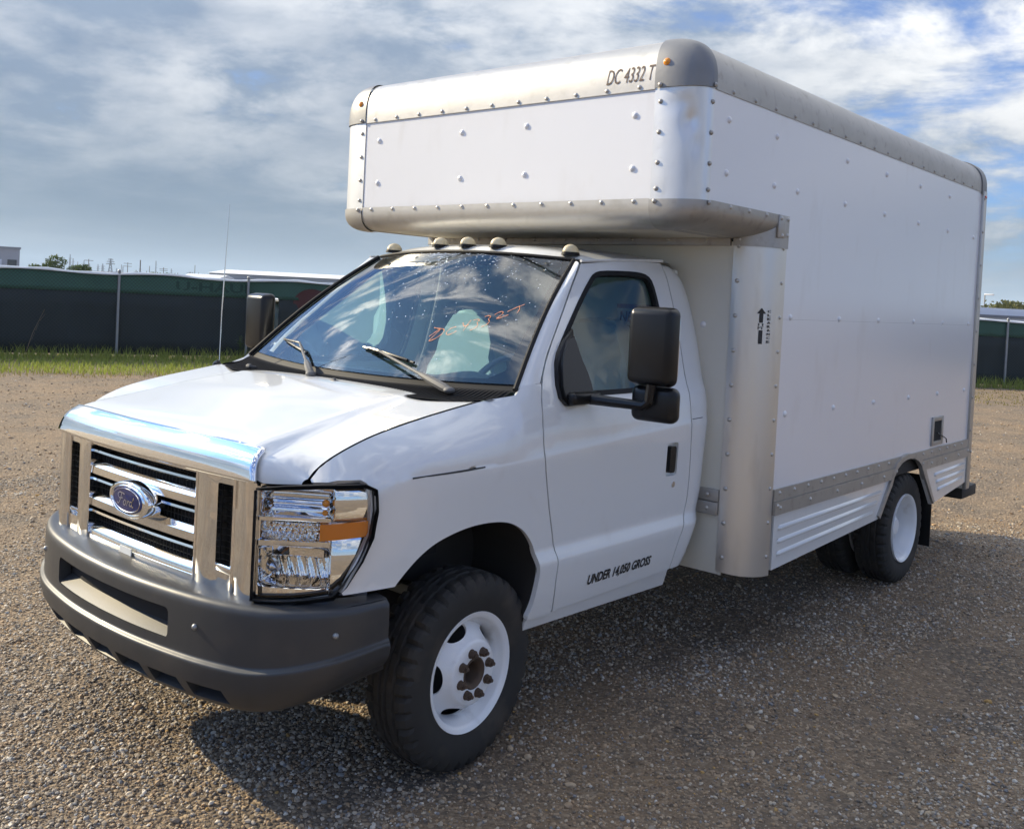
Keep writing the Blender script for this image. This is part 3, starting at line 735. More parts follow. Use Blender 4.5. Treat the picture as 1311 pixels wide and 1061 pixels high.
# black sheet stands in for shade behind the bars, wire mesh in front
bk = sheet('grille_shade_sheet', lambda x, z: (x, YG(x)+.062, z), np.linspace(-.62, .62, 30), np.linspace(.745, 1.14, 4), DARKV, grille)
bm = bmesh.new()
for x in np.arange(-.60, .61, .022):
    if .39 < abs(x) < .48: continue
    add_tube(bm, [(x, YG(x)+.052, .76), (x, YG(x)+.052, 1.13)], .0022, 4)
for z in np.arange(.79, 1.12, .022):
    for a, b in ((-.39, .39), (.48, .59), (-.59, -.48)): add_tube(bm, [(x, YG(x)+.052, z) for x in np.linspace(a, b, 6)], .0022, 4)
tag(bmobj('mesh_wires', bm, BLACK, grille), kind='stuff')
# oval emblem
EC = (0.0, YG(0), .972)
def oval(name, a, b, prof, m):
    """prof [(scale, out)]"""
    V = []; n = 40
    for s, o in prof: V += [(EC[0]+a*s*math.cos(t), EC[1]-o, EC[2]+b*s*math.sin(t)) for t in np.linspace(0, 2*math.pi, n, endpoint=False)]
    F = [(i*n+j, i*n+(j+1) % n, (i+1)*n+(j+1) % n, (i+1)*n+j) for i in range(len(prof)-1) for j in range(n)]
    F.append(tuple(range((len(prof)-1)*n, len(prof)*n)))
    return mobj(name, V, F, m, grille, angle=40)
oval('emblem', .150, .068, [(1.0, -.03), (1.0, .022), (.97, .032), (.90, .036), (.86, .036), (.84, .032), (.80, .036), (.76, .038), (.74, .034)], CHROME)
oval('emblem_field', .108, .0485, [(1.0, .030), (1.0, .037), (.96, .040)], BLUE)
efn = lambda a, b: (EC[0]-.068+a, EC[1]-.0415, EC[2]-.026+b)
# script wordmark drawn as pen strokes, with a hairline ring
FS = [[(.012, .030), (.006, .040), (.016, .050), (.040, .050), (.056, .046)], [(.036, .048), (.028, .028), (.018, .010), (.006, .004), (.002, .012)], [(.016, .028), (.034, .029), (.044, .032)],
      [(.058, .026), (.048, .018), (.050, .008), (.060, .006), (.067, .016), (.064, .025), (.058, .026)],
      [(.074, .026), (.079, .022), (.074, .006)], [(.078, .018), (.086, .026), (.092, .024)],
      [(.110, .024), (.100, .026), (.092, .016), (.096, .006), (.108, .012), (.124, .044)], [(.118, .034), (.108, .010), (.114, .006), (.122, .010)]]
strokes('emblem_lettering', FS, efn, .0050, SILVER, grille)
tube('emblem_ring', [(EC[0]+.098*math.cos(t), EC[1]-.0405, EC[2]+.042*math.sin(t)) for t in np.linspace(0, 2*math.pi, 41)], .0014, SILVER, grille, 5)
box('recall_sticker', (-.055, YG(0)-.006, .768), (.085, .004, .026), STICKW, grille)

# --- headlights
HP = np.array(smooth_poly([(.692, -.812), (.76, -.772), (.84, -.705), (.895, -.640), (.930, -.582), (.952, -.535), (.958, -.515)], 2))
HS = np.concatenate([[0], np.cumsum(np.linalg.norm(np.diff(HP, axis=0), axis=1))])
def hpl(s, d=0):
    x = np.interp(s, HS, HP[:, 0]); y = np.interp(s, HS, HP[:, 1]); e = .01
    t = np.array([np.interp(s+e, HS, HP[:, 0])-np.interp(s-e, HS, HP[:, 0]), np.interp(s+e, HS, HP[:, 1])-np.interp(s-e, HS, HP[:, 1])]); t /= np.linalg.norm(t)+1e-9
    return x+t[1]*d, y-t[0]*d           # d > 0 goes outwards (front / outer side)
def sofx(x): return float(np.interp(x, HP[:, 0], HS))
hfn = lambda d: (lambda s, z: (*hpl(s, d), z))
SE = HS[-1]
hout = [(.0, .756), (sofx(.80), .764), (sofx(.893), .782), (sofx(.912), .82), (sofx(.935), .90), (sofx(.948), .975), (sofx(.952), 1.06), (sofx(.950), 1.13), (sofx(.938), 1.142), (sofx(.86), 1.140), (sofx(.78), 1.132), (.0, 1.122)]
hout = [(float(a), b) for a, b in hout]
def grow(poly, d):
    P = np.array(poly); c = P.mean(0); n = len(P); out = []
    for i in range(n):
        t = P[(i+1) % n]-P[i-1]; t /= np.linalg.norm(t); nn = np.array([t[1], -t[0]])
        if (c-P[i]) @ nn > 0: nn = -nn
        out.append(tuple(P[i]+nn*d))
    return out
def headlight():
    o = panel('headlight', [(max(a, -.004), b) for a, b in grow(hout, .011)], hfn(.006), .03, TRIM, TRUCK, holes=[[(max(a, .005), b) for a, b in grow(hout, -.002)]], flange=.024, outward=np.array([.6, -.8, 0]))
    s3 = sofx(.885)
    def bump_(s, z, s0, s1, z0, z1, e=.012):
        return float(sst(s0-e, s0+e, s)*(1-sst(s1-e, s1+e, s))*sst(z0-e, z0+e, z)*(1-sst(z1-e, z1+e, z)))
    def refl(s, z):
        b1 = bump_(s, z, .018, s3, 1.030, 1.115); b2 = bump_(s, z, .018, s3-.01, .958, 1.010, .006); b3 = bump_(s, z, .018, s3-.005, .806, .928)
        d = -.018-.062*b1*(.55+.45*math.cos((s-.10)*9))-.040*b2-.075*b3*(.45+.55*math.cos((s-.11)*8)*math.cos((z-.865)*10))
        d += b3*.006*math.sin((s*1.0+z*.35)*150)*(z < .885) + b2*.008*math.sin(s*260)*math.cos(z*190) + b1*.004*math.sin(z*170)
        if s > s3+.004:
            zc_, h_ = (1.075, .062) if z > 1.02 else (.865, .085)
            d += .006-.011*abs((z-zc_)/h_)**2
        return (*hpl(s, d), z)
    sheet('headlight_reflector', refl, np.linspace(.0, float(sofx(.9535)), 100), np.linspace(.765, 1.135, 90), CHROME, o, angle=25)
    # bars between the three chambers
    for z0, z1 in ((1.016, 1.028), (.932, .950)):
        bm = bmesh.new(); add_prism(bm, [(.004, z0), (s3, z0+.004), (s3, z1+.004), (.004, z1)], lambda s, z, d: (*hpl(s, d), z), -.05, -.010); bmobj('chamber_bar', bm, CHROME, o)
    bm = bmesh.new(); add_prism(bm, densify([(sofx(.862), .958), (sofx(.949), .972), (sofx(.950), 1.024), (sofx(.862), 1.012)], .02), lambda s, z, d: (*hpl(s, d), z), -.022, -.0065); bmobj('turn_indicator', bm, AMBER, o)
    for s, z, r in ((s3-.020, 1.078, .013), (s3-.022, 1.046, .010)):
        bm = bmesh.new(); bmesh.ops.create_uvsphere(bm, u_segments=14, v_segments=10, radius=r); bmesh.ops.translate(bm, vec=(*hpl(s, -.035), z), verts=bm.verts); bmobj('amber_reflector', bm, AMBERD, o)
    bm = bmesh.new(); c = hpl(.045, -.05)
    add_tube(bm, [(*c, .862), (c[0]+.03, c[1]-.01, .862), (c[0]+.045, c[1]-.015, .862)], [.022, .020, .004], 12); bmobj('headlight_bulb', bm, SILVER, o)
    panel('headlight_lens', grow(hout, -.002), hfn(.006), .03, LENS, o, flange=0, outward=np.array([.6, -.8, 0]))
    return o
_hm = mirror(headlight()); _hm.location.y = .025; _hm.location.x = .02

# --- front bumper
BP = smooth_poly([(0, -.980), (.2, -.975), (.4, -.952), (.58, -.920), (.74, -.866), (.87, -.793), (.960, -.690), (.994, -.590), (1.0, -.480)], 2)
BP = np.array([(-x, y) for x, y in BP[::-1]][:-1]+BP)
BS = np.concatenate([[0], np.cumsum(np.linalg.norm(np.diff(BP, axis=0), axis=1))]); BS -= BS[-1]/2; BE = BS[-1]
BPR = np.array([(-.150, .757), (-.034, .750), (-.012, .744), (-.002, .728), (0, .705), (.001, .62), (0, .556), (.001, .546), (.014, .540), (.017, .532), (.016, .518), (.010, .472), (-.012, .425), (-.030, .398), (-.048, .386), (-.085, .384)])
BPR = np.array(smooth_poly(BPR, 1))
BT = np.concatenate([[0], np.cumsum(np.linalg.norm(np.diff(BPR, axis=0), axis=1))])
def bump_fn(s, t, off=0.0):
    x = np.interp(s, BS, BP[:, 0]); y = np.interp(s, BS, BP[:, 1]); e = .02
    tt = np.array([np.interp(s+e, BS, BP[:, 0])-np.interp(s-e, BS, BP[:, 0]), np.interp(s+e, BS, BP[:, 1])-np.interp(s-e, BS, BP[:, 1])]); tt /= np.linalg.norm(tt)
    d = np.interp(t, BT, BPR[:, 0]); z = np.interp(t, BT, BPR[:, 1]); k = sst(.72, BE, abs(s))
    d = d*(1-.5*k) if d < -.02 else d
    z = z+.115*k*(.75-z)/.365+.012*k
    d = d-off
    return (x+tt[1]*d, y-tt[0]*d, z)
def tz(z): return float(np.interp(-z, -BPR[4:, 1], BT[4:]))
bo = [(-BE, 0), (BE, 0), (BE, float(BT[-1])), (-BE, float(BT[-1]))]
bh = [rrect(-.412, tz(.684), .412, tz(.580), .02, 4)]
for s in (-.60, -.40, -.20, 0, .20, .40, .60):
    a, b = tz(.462), tz(.412); bh.append([(s-.082, a), (s+.070, a), (s+.092, b), (s-.068, b)])
bmp = panel('front_bumper', bo, bump_fn, .028, BUMPER, TRUCK, holes=bh, flange=.045, lines=[[(-BE, float(q)), (BE, float(q))] for q in BT[1:-1]], outward=OUTF)
sheet('bumper_void', lambda s, t: bump_fn(s, t, .05), np.linspace(-1.10, 1.10, 25), np.linspace(tz(.72), float(BT[-1])-.002, 10), DARKV, bmp)
sheet('bumper_shelf', lambda s, k: tuple(np.array(bump_fn(s, tz(.580), .004+.046*k))+np.array([0, 0, .002+.030*k])), np.linspace(-.41, .41, 24), [0, .15, .5, 1], BUMPER, bmp, angle=50)
box('radiator_support', (0, -.66, .66), (1.3, .10, .20), UNDER, bmp)
for s, z in ((-.66, .655), (.545, .648), (BE-.20, .64)):
    p = np.array(bump_fn(s, tz(z))); q = p-np.array(bump_fn(s, tz(z)))*0
    bm = bmesh.new(); bmesh.ops.create_uvsphere(bm, u_segments=12, v_segments=8, radius=.011); bmesh.ops.translate(bm, vec=tuple(p), verts=bm.verts); bmobj('bumper_bolt', bm, GALV, bmp)
tube('tow_hook', [(-.16, -.86, .62), (-.12, -.885, .625), (-.07, -.895, .635), (-.055, -.885, .655)], .009, ALUD, bmp, 6)

# ------------------------------------------------------------------ cargo box with attic over the cab
W = 1.2147
YF, YA, YB, YR = .989, 1.115, 1.898, 5.155          # attic front, end of its corner, main front post, rear
Z0, Z1 = 2.254, 2.757                               # attic panel, lower and upper edge
CB = box('cargo_box', (0, (1.93+YR)/2, 1.85), (2*W-.03, YR-1.93, 1.98), UNDER, TRUCK)
box('attic_core', (0, 1.42, 2.52), (2*W-.30, .60, .55), UNDER, CB)
RX, RZ, RYF, EXPO = W-.983, .205, YA-YF, 2.5
def se(a):
    c, s = math.cos(a), math.sin(a); return (max(c, 0)**(2/EXPO), max(s, 0)**(2/EXPO))
def corner_xyz(sx, phi, th, up):
    cp, sp = se(phi); ct, st = se(th)
    return (sx*(W-RX+RX*sp*ct), YA-RYF*cp*ct, (Z1+.020+RZ*st) if up else (Z0-.012-.108*st))
def rail_side(sx, y0, y1, up, name):
    th = np.linspace(0, math.pi/2, 12)
    prof = ([(W+.003, Z1-.012)] if up else [(W+.003, Z0+.006)])
    P = [(W+.004, Z1-.010), (W+.004, Z1+.018)] if up else [(W+.004, Z0+.008), (W+.004, Z0-.010)]
    P += [(W-RX+(RX+.004)*se(t)[0], (Z1+.020+RZ*se(t)[1]) if up else (Z0-.012-.108*se(t)[1])) for t in th[1:]]
    V = [(sx*x, y, z) for y in (y0, y1) for x, z in P]; n = len(P)
    return mobj(name, V, [(j, j+1, n+j+1, n+j) for j in range(n-1)], ALUD, CB, angle=40)
def rail_front(up, name):
    th = np.linspace(0, math.pi/2, 12)
    P = [(YF-.004, Z1-.010), (YF-.004, Z1+.018)] if up else [(YF-.004, Z0+.008), (YF-.004, Z0-.010)]
    P += [(YA-(RYF+.004)*se(t)[0], (Z1+.020+RZ*se(t)[1]) if up else (Z0-.012-.108*se(t)[1])) for t in th[1:]]
    xs = (-W+RX, W-RX); V = [(x, y, z) for x in xs for y, z in P]; n = len(P)
    return mobj(name, V, [(j, j+1, n+j+1, n+j) for j in range(n-1)], ALU, CB, angle=40)
rail_front(True, 'front_top_rail'); rail_front(False, 'front_bottom_rail')
for sx in (1, -1):
    rail_side(sx, YA, YR+.012, True, 'side_top_rail'); rail_side(sx, YA, 1.80, False, 'attic_side_rail')
    # cast corners, a little proud of the rails
    for up in (True, False):
        V = []; ph = np.linspace(0, math.pi/2, 17); th = np.linspace(0, math.pi/2, 13)
        g = [[np.array(corner_xyz(sx, p, t, up)) for t in th] for p in ph]
        flz = Z1-.006 if up else Z0+.004
        rows = []
        for i, p in enumerate(ph):
            cp, sp = se(p); n = np.array([sx*sp, -cp, 0]); n /= np.linalg.norm(n)
            col = [np.array([g[i][0][0], g[i][0][1], flz])+n*.008]+[q+n*.008+np.array([0, 0, .006 if up else -.006])*min(1, k/6) for k, q in enumerate(g[i])]
            rows.append(col)
        nn = len(rows[0]); V = [q for r in rows for q in r]
        F = [(i*nn+j, (i+1)*nn+j, (i+1)*nn+j+1, i*nn+j+1) for i in range(len(rows)-1) for j in range(nn-1)]
        mobj('corner_cap' if up else 'lower_corner_cap', V, F, CASTM if up else ALUD, CB, angle=40)
    # attic corner post with a dent on the driver side
    ph = np.linspace(0, math.pi/2, 25); zs = np.linspace(Z0-.01, Z1+.02, 40); V = []
    for p in ph:
        cp, sp = se(p)
        for z in zs:
            q = np.array([W-RX+RX*sp, YA-RYF*cp]); n = np.array([sp, -cp]); n /= np.linalg.norm(n)
            if sx == 1:
                dn = .020*math.exp(-((p-.78)/.20)**2-((z-2.60)/.055)**2)+.008*math.exp(-((p-.95)/.15)**2-((z-2.50)/.05)**2)+.007*math.exp(-((p-.6)/.3)**2-((z-2.68)/.04)**2)
                q = q-n*dn
            V.append((sx*q[0], q[1], z))
    nz = len(zs); F = [(i*nz+j, (i+1)*nz+j, (i+1)*nz+j+1, i*nz+j+1) for i in range(len(ph)-1) for j in range(nz-1)]
    mobj('attic_corner_post', V, F, ALUP, CB, angle=50)
    # main corner post beside the cab
    PX, PY = W-.165, 1.665
    ph = np.linspace(0, math.pi/2, 21); V = []
    zz = (.448, 1.2, 2.105)
    for p in ph:
        for z in zz: V.append((sx*(PX+(W-PX+.004)*math.sin(p)**.9), YB-(YB-PY+.004)*max(math.cos(p), 0)**.9, z+ (.03*(1-p/1.57) if z < 1 else 0)))
    F = [(i*3+j, (i+1)*3+j, (i+1)*3+j+1, i*3+j+1) for i in range(len(ph)-1) for j in range(2)]
    mobj('corner_post', V, F, ALUS, CB, angle=50)
    V = []
    for p in ph:
        for z in (2.098, 2.245): V.append((sx*(PX+(W-PX+.010)*math.sin(p)**.9), YB-(YB-PY+.010)*max(math.cos(p), 0)**.9, z))
    F = [(i*2, (i+1)*2, (i+1)*2+1, i*2+1) for i in range(len(ph)-1)]
    mobj('post_bracket', V, F, ALUD, CB, angle=50)
    bm = bmesh.new(); add_box(bm, (sx*(W+.003), 1.845, 2.205), (.012, .115, .115), .003); bmobj('bracket_plate', bm, ALUD, CB)
    tube('attic_rail_end', [(sx*(W-.075), 1.795, 2.215), (sx*(W-.055), 1.84, 2.215), (sx*(W-.03), 1.885, 2.225)], [.070, .062, .02], ALUD, CB, 14)
# sheets: front of the attic, sides, walls
box('front_panel', (0, YF+.010, (Z0+Z1)/2), (2*(W-RX)+.02, .012, Z1-Z0+.03), BOXWHITE, CB)
box('attic_floor', (0, 1.40, Z0-.112), (2*(W-.16), .60, .012), WALLW, CB)
box('front_wall', (0, YB-.225, 1.29), (2*PX+.04, .014, 1.66), WALLW, CB)
box('wall_top_rail', (0, YB-.238, 2.128), (2*PX-.03, .016, .060), ALUD, CB, .003)
box('roof_sheet', (0, (YA+YR)/2, Z1+.020+RZ-.006), (2*(W-RX)+.02, YR-YA, .012), ALU, CB)
box('floor_underside', (0, 3.45, .80), (2*W-.06, 3.4, .10), UNDER, CB)
ARC = [(3.555, .700), (3.585, .765), (3.64, .815), (3.72, .846), (3.80, .858), (3.86, .859), (3.95, .850), (4.04, .822), (4.11, .778), (4.165, .700)]
for sx in (1, -1):
    fnx = (lambda sx: (lambda off: (lambda y, z: (sx*(W+off), y, z))))(sx); OUTS = np.array([sx, 0, 0])
    panel('side_panel', [(YB-.01, .87), (YR, .87), (YR, 1.7457), (YB-.01, 1.7457)], fnx(0), .25, BOXWHITE, CB, flange=.0015, outward=OUTS)
    panel('side_panel', [(YB-.01, 1.7463), (YR, 1.7463), (YR, Z1), (YA-.005, Z1), (YA-.005, Z0-.02), (YB-.01, Z0-.02)], fnx(0), .25, BOXWHITE, CB, flange=.0015, outward=OUTS)
    ai = [p for p in ARC if p[1] >= .755]
    lowrail = [(YB+.004, .753), (3.577, .753)]+[(y-.0, z) for y, z in ai if z < .822 and y < 3.86]+[(3.655, .822), (YB+.004, .822)]
    panel('side_rail', [(YB+.004, .753), (3.577, .753), (3.60, .785), (3.650, .820), (YB+.004, .820)], fnx(.020), .2, ALUD, CB, flange=.02, outward=OUTS)
    panel('side_rail', [(4.125, .753), (YR+.01, .753), (YR+.01, .820), (4.045, .820), (4.10, .785)], fnx(.020), .2, ALUD, CB, flange=.02, outward=OUTS)
    panel('rub_rail', [(YB+.004, .822), (3.652, .822), (3.72, .846), (3.80, .858), (3.86, .859), (3.95, .850), (4.042, .822), (YR+.01, .822), (YR+.01, .884), (YB+.004, .884)], fnx(.012), .2, ALUD, CB, flange=.014, outward=OUTS)
    # arched trim
    outer = [(y+(y-3.86)*.10, z+.032+.0*y) for y, z in ARC[1:-1]]
    poly = [(3.375, .530), (3.50, .665), (3.555, .715)]+ARC[1:-1]+[(4.165, .712), (4.22, .66), (4.385, .492), (4.41, .505), (4.245, .69), (4.20, .745)]+outer[::-1]+[(3.53, .745), (3.47, .68), (3.35, .55)]
    panel('arch_trim', poly, fnx(.022), .1, ALUD, CB, flange=.03, outward=OUTS)
    sk = panel('skirt_panel', [(1.922, .470), (3.375, .526), (3.56, .715), (3.575, .753), (1.922, .753)], fnx(.006), .2, WHITE, CB, flange=.02, outward=OUTS)
    s2 = panel('skirt_panel', [(4.385, .486), (5.19, .560), (5.19, .753), (4.15, .753), (4.17, .71)], fnx(.006), .2, WHITE, CB, flange=.02, outward=OUTS)
    def rib(y0, y1, z, z2):
        bm = bmesh.new()
        for (ya, yb, za, zb) in ((y0, y1, z, z2),):
            pr = [(0, -.014), (.013, -.004), (.013, .004), (0, .014)]; A = []
            for y, zz_ in ((ya, za), (ya+.015, za), (yb-.015, zb), (yb, zb)):
                k = 0 if y in (ya, yb) else 1
                A.append([bm.verts.new((sx*(W+.006+d*k), y, zz_+e)) for d, e in pr])
            for i in range(3):
                for j in range(3): bm.faces.new((A[i][j], A[i+1][j], A[i+1][j+1], A[i][j+1]))
        return bmobj('skirt_rib', bm, WHITE, CB)
    rib(1.97, 3.40, .678, .690); rib(1.97, 3.34, .610, .634); rib(1.97, 3.28, .545, .578)
    rib(4.42, 5.10, .690, .700); rib(4.47, 5.10, .635, .648); rib(4.50, 5.06, .578, .600)
    bm = bmesh.new(); add_box(bm, (sx*(W+.002), YR+.038, 1.63), (.030, .085, 2.26), .008); bmobj('rear_post', bm, ALU, CB)
    th = np.linspace(0, math.pi/2, 12); P = [(W+.012, Z1-.02), (W+.012, Z1+.018)]+[(W-RX+(RX+.012)*se(t)[0], Z1+.020+(RZ+.010)*se(t)[1]) for t in th[1:]]+[(W-RX, Z1-.02)]
    bm = bmesh.new(); add_prism(bm, P, lambda u, v, d: (sx*u, d, v), YR-.03, YR+.075); bmobj('rear_corner_cap', bm, CASTM, CB)
    bm = bmesh.new(); add_box(bm, (sx*(W+.018), YR+.036, 2.715), (.012, .045, .020), .004); bmobj('marker_lamp', bm, REDL, CB)
box('rear_door', (0, YR+.03, 1.78), (2*W-.06, .04, 2.0), BOXWHITE, CB)
# fuel-filler style hatch in the driver side
bm = bmesh.new()
for c, s in (((4.325, 1.0), (.035, .20)), ((4.525, 1.0), (.035, .20)), ((4.425, 1.085), (.17, .03)), ((4.425, .915), (.17, .03))):
    add_box(bm, (W+.004, c[0], c[1]), (.014, s[0], s[1]), .002)
bmobj('hatch_frame', bm, ALUD, CB)
box('hatch_shade_plate', (W+.001, 4.425, 1.0), (.006, .17, .15), DARKV, CB)  # flat black plate, the hatch's inner shade put into its colour
tube('hatch_wire', [(W+.01, 4.42, .985), (W+.02, 4.50, .96), (W+.022, 4.58, .935), (W+.02, 4.60, .905)], .004, BLACK, CB, 5)
# corner marker lamps on the caps
for sx in (1, -1):
    bm = bmesh.new(); bmesh.ops.create_uvsphere(bm, u_segments=14, v_segments=8, radius=.019)
    bmesh.ops.translate(bm, vec=(sx*1.035, YF+.006, 2.862), verts=bm.verts); bmobj('marker_lamp', bm, AMBERD, CB)
# writing
def rail_map(a, b):
    q = np.clip((.012+b)/RZ, 0, 1)**1.25; return (.715+a, YA-(RYF+.0056)*math.sqrt(1-q*q)**.8, Z1+.032+b)
lettering('rail_lettering', 'DC 4332 T', rail_map, INKB, CB, width=.265, height=.070, shear=.30)
def post_map(a, b):        # a across (towards the rear), b up, wrapped on the round post
    p = .86+a/.21
    return (PX+(W-PX+.0065)*math.sin(p)**.9, YB-(YB-PY+.0065)*max(math.cos(p), 0)**.9, 1.62+b)
bm = bmesh.new()
for poly in ([(-.011, 0), (.011, 0), (.011, .068), (-.011, .068)], [(-.011, .105), (.011, .105), (.011, .150), (-.011, .150)], [(-.027, .150), (.027, .150), (0, .178)]):
    bm.faces.new([bm.verts.new(post_map(a, b)) for a, b in poly])
bmobj('clearance_arrow', bm, INK, CB)
lettering('clearance_lettering', '11', lambda a, b: post_map(-.016+a, .089+b), INK, CB, width=.030, height=.013, bold=.02)
lettering('clearance_lettering', 'FT', lambda a, b: post_map(-.018+a, .072+b), INK, CB, width=.034, height=.013, bold=.02)
for i, ch in enumerate('CLEARANCE'):
    lettering('clearance_lettering', ch, lambda a, b, i=i: post_map(.038+a, .156-i*.0188+b), INK, CB, width=.020, height=.0125, bold=.03)
# rivets and panel bolts: one mesh each, shared
def dome_mesh(name, r, h, m):
    bm = bmesh.new(); n = 10; top = bm.verts.new((0, 0, h)); r1 = [bm.verts.new((r*.62*math.cos(2*math.pi*k/n), r*.62*math.sin(2*math.pi*k/n), h*.8)) for k in range(n)]; r0 = [bm.verts.new((r*math.cos(2*math.pi*k/n), r*math.sin(2*math.pi*k/n), 0)) for k in range(n)]
    for k in range(n):
        bm.faces.new((r1[k], r1[(k+1) % n], top)); bm.faces.new((r0[k], r0[(k+1) % n], r1[(k+1) % n], r1[k]))
    me = bpy.data.meshes.new(name); bm.to_mesh(me); bm.free(); me.materials.append(m); me.shade_smooth(); return me
RIV = dome_mesh('rivet', .0115, .0075, ALU); RIVD = dome_mesh('rivet', .0115, .0075, ALUD); BOLT = dome_mesh('panel_bolt', .017, .010, BOXWHITE)
def put(me, name, p, n):
    o = bpy.data.objects.new(name, me); o.location = p; o.rotation_euler = Vector(n).to_track_quat('Z', 'Y').to_euler(); link(o, CB)
for z in (2.64, 2.40):
    for x in (-.865, -.21, .235, .878): put(BOLT, 'panel_bolt', (x, YF+.004, z), (0, -1, 0))
for z, ys in ((2.636, (1.25, 1.73, 2.60, 3.20, 3.80, 4.40)), (2.397, (1.25, 1.727, 1.99, 2.60, 3.20, 3.80, 4.40, 5.0)), (1.757, (1.99, 2.61, 3.20, 3.82, 4.41, 5.0)), (1.262, (1.99, 2.60, 3.20, 3.81, 4.39, 5.0))):
    for y in ys:
        put(BOLT, 'panel_bolt', (W, y, z), (1, 0, 0)); put(BOLT, 'panel_bolt', (-W, y, z), (-1, 0, 0))
for x in np.linspace(-.90, .90, 11):
    put(RIV, 'rivet', (x, YF-.004, Z1+.006), (0, -1, 0)); put(RIV, 'rivet', (x, YF-.004, Z0-.004), (0, -1, 0))
for sx in (1, -1):
    n = (sx, 0, 0)
    for y in np.arange(1.27, 5.1, .213): put(RIVD, 'rivet', (sx*(W+.004), y, Z1+.006), n)
    for y in (1.30, 1.48, 1.66): put(RIV, 'rivet', (sx*(W+.004), y, Z0-.006), n)
    for z in (2.69, 2.555, 2.42, 2.305):
        put(RIVD, 'rivet', (sx*(W-RX+.03), YF-.001, z), (0, -1, 0)); put(RIVD, 'rivet', (sx*(W+.001), YA-.018, z), n)
    for z in (Z1+.006, Z0-.006):
        put(RIVD, 'rivet', (sx*(W-RX+.03), YF-.011, z), (0, -1, 0)); put(RIVD, 'rivet', (sx*(W+.011), YA-.02, z), n)
    for z in np.arange(.55, 2.1, .172):
        put(RIV, 'rivet', (sx*(PX+.028), PY-.003, z), (sx*.1, -1, 0)); put(RIV, 'rivet', (sx*(W+.002), YB-.035, z), (sx, -.15, 0))
    for q in ((PX+.03, PY-.009, 2.19), (PX+.03, PY-.009, 2.13), (PX+.10, 1.70, 2.13)): put(RIV, 'rivet', (sx*q[0], q[1], q[2]), (sx*.3, -1, 0))
    for y, z in ((1.81, 2.245), (1.885, 2.245), (1.885, 2.165), (1.83, 2.16)): put(RIV, 'rivet', (sx*(W+.009), y, z), n)
    for y in list(np.arange(1.96, 3.5, .17))+list(np.arange(4.14, 5.2, .17)): put(RIV, 'rivet', (sx*(W+.012), y, .862), n)
    for y in list(np.arange(1.96, 3.5, .36))+list(np.arange(4.30, 5.2, .30)): put(RIV, 'rivet', (sx*(W+.020), y, .787), n)
    for y in (1.93, 3.62, 4.12, 5.13): put(RIV, 'rivet', (sx*(W+.02), y, .80), n)
    for z in np.arange(.95, 2.7, .25): put(RIVD, 'rivet', (sx*(W+.017), YR+.012, z), n)
for x in np.arange(-.9, .95, .225): put(RIV, 'rivet', (x, YB-.246, 2.128), (0, -1, 0))
for x in (-.93, .90): put(BOLT, 'panel_bolt', (x, YB-.232, 1.70), (0, -1, 0))
for sx in (1, -1):
    box('wall_rub_rail', (sx*.96, YB-.240, .852), (.17, .018, .060), ALUD, CB, .003); box('wall_rub_rail', (sx*.96, YB-.244, .787), (.17, .026, .064), ALUD, CB, .003)
    for z in (.855, .787): put(RIV, 'rivet', (sx*.99, YB-.258, z), (0, -1, 0))

# ------------------------------------------------------------------ underneath
box('chassis_frame', (.42, 2.3, .66), (.08, 6.1, .17), UNDER, TRUCK, .01); box('chassis_frame', (-.42, 2.3, .66), (.08, 6.1, .17), UNDER, TRUCK, .01)
tube('front_axle', [(-.8, 0, .36), (.8, 0, .36)], .05, UNDER, TRUCK, 8)
tube('rear_axle', [(-1.0, 3.98, .372), (-.2, 3.98, .372), (0, 3.98, .372), (.2, 3.98, .372), (1.0, 3.98, .372)], [.06, .06, .17, .06, .06], UNDER, TRUCK, 10)
box('fuel_tank', (0, 5.0, .58), (.9, .6, .28), UNDER, TRUCK, .05)
box('engine_block', (0, .1, .66), (.7, 1.0, .5), UNDER, TRUCK, .05)
for s_ in (1, -1):
    box('mud_flap', (s_*.97, 4.47, .42), (.46, .012, .50), BLACK, TRUCK, .004)
rb = box('rear_bumper_step', (0, 5.43, .445), (2.36, .36, .085), UNDER, TRUCK, .01)
for s_ in (1, -1): box('step_bracket', (s_*1.02, 5.30, .56), (.08, .16, .20), UNDER, rb, .01)

# ------------------------------------------------------------------ wheels
NS = 144
tprof = [(-.085, .212), (-.098, .225), (-.108, .262), (-.113, .300), (-.106, .338), (-.096, .356), (-.082, .366), (-.062, .3695), (-.058, .3695), (-.054, .3605), (-.048, .3605), (-.044, .371), (-.022, .372), (-.018, .362), (-.010, .362),
         (-.006, .3725), (.006, .3725), (.010, .362), (.018, .362), (.022, .372), (.044, .371), (.048, .3605), (.054, .3605), (.058, .3695), (.062, .3695), (.082, .366), (.096, .356), (.106, .338), (.113, .300), (.108, .262), (.098, .225), (.085, .212)]
def tread(i, k, a, r):
    aa = abs(a)
    if aa > .056 and aa < .107 and r > .33:
        if k % 4 < 1: r -= .015 if aa > .08 else .016
    elif aa < .045 and r > .366:
        if (k+int(a*200)) % 6 == 0: r -= .007
    if .109 < aa < .114: r += 0
    return a, r
_ty = None
def tyre(parent, x):
    global _ty
    if _ty is None:
        o = lathe('tyre', tprof, NS, RUBBER, parent, 24, mod=tread); _ty = o.data
    else: o = link(bpy.data.objects.new('tyre', _ty), parent)
    o.location = (x, 0, 0); return o
def disc_r(r, prof):
    rr = [p[0] for p in prof]; xx = [p[1] for p in prof]; return float(np.interp(r, rr, xx))
DPF = np.array(smooth_poly([(.055, .026), (.075, .028), (.116, .027), (.124, .020), (.130, .004), (.150, -.020), (.178, -.046), (.196, -.062)], 2))
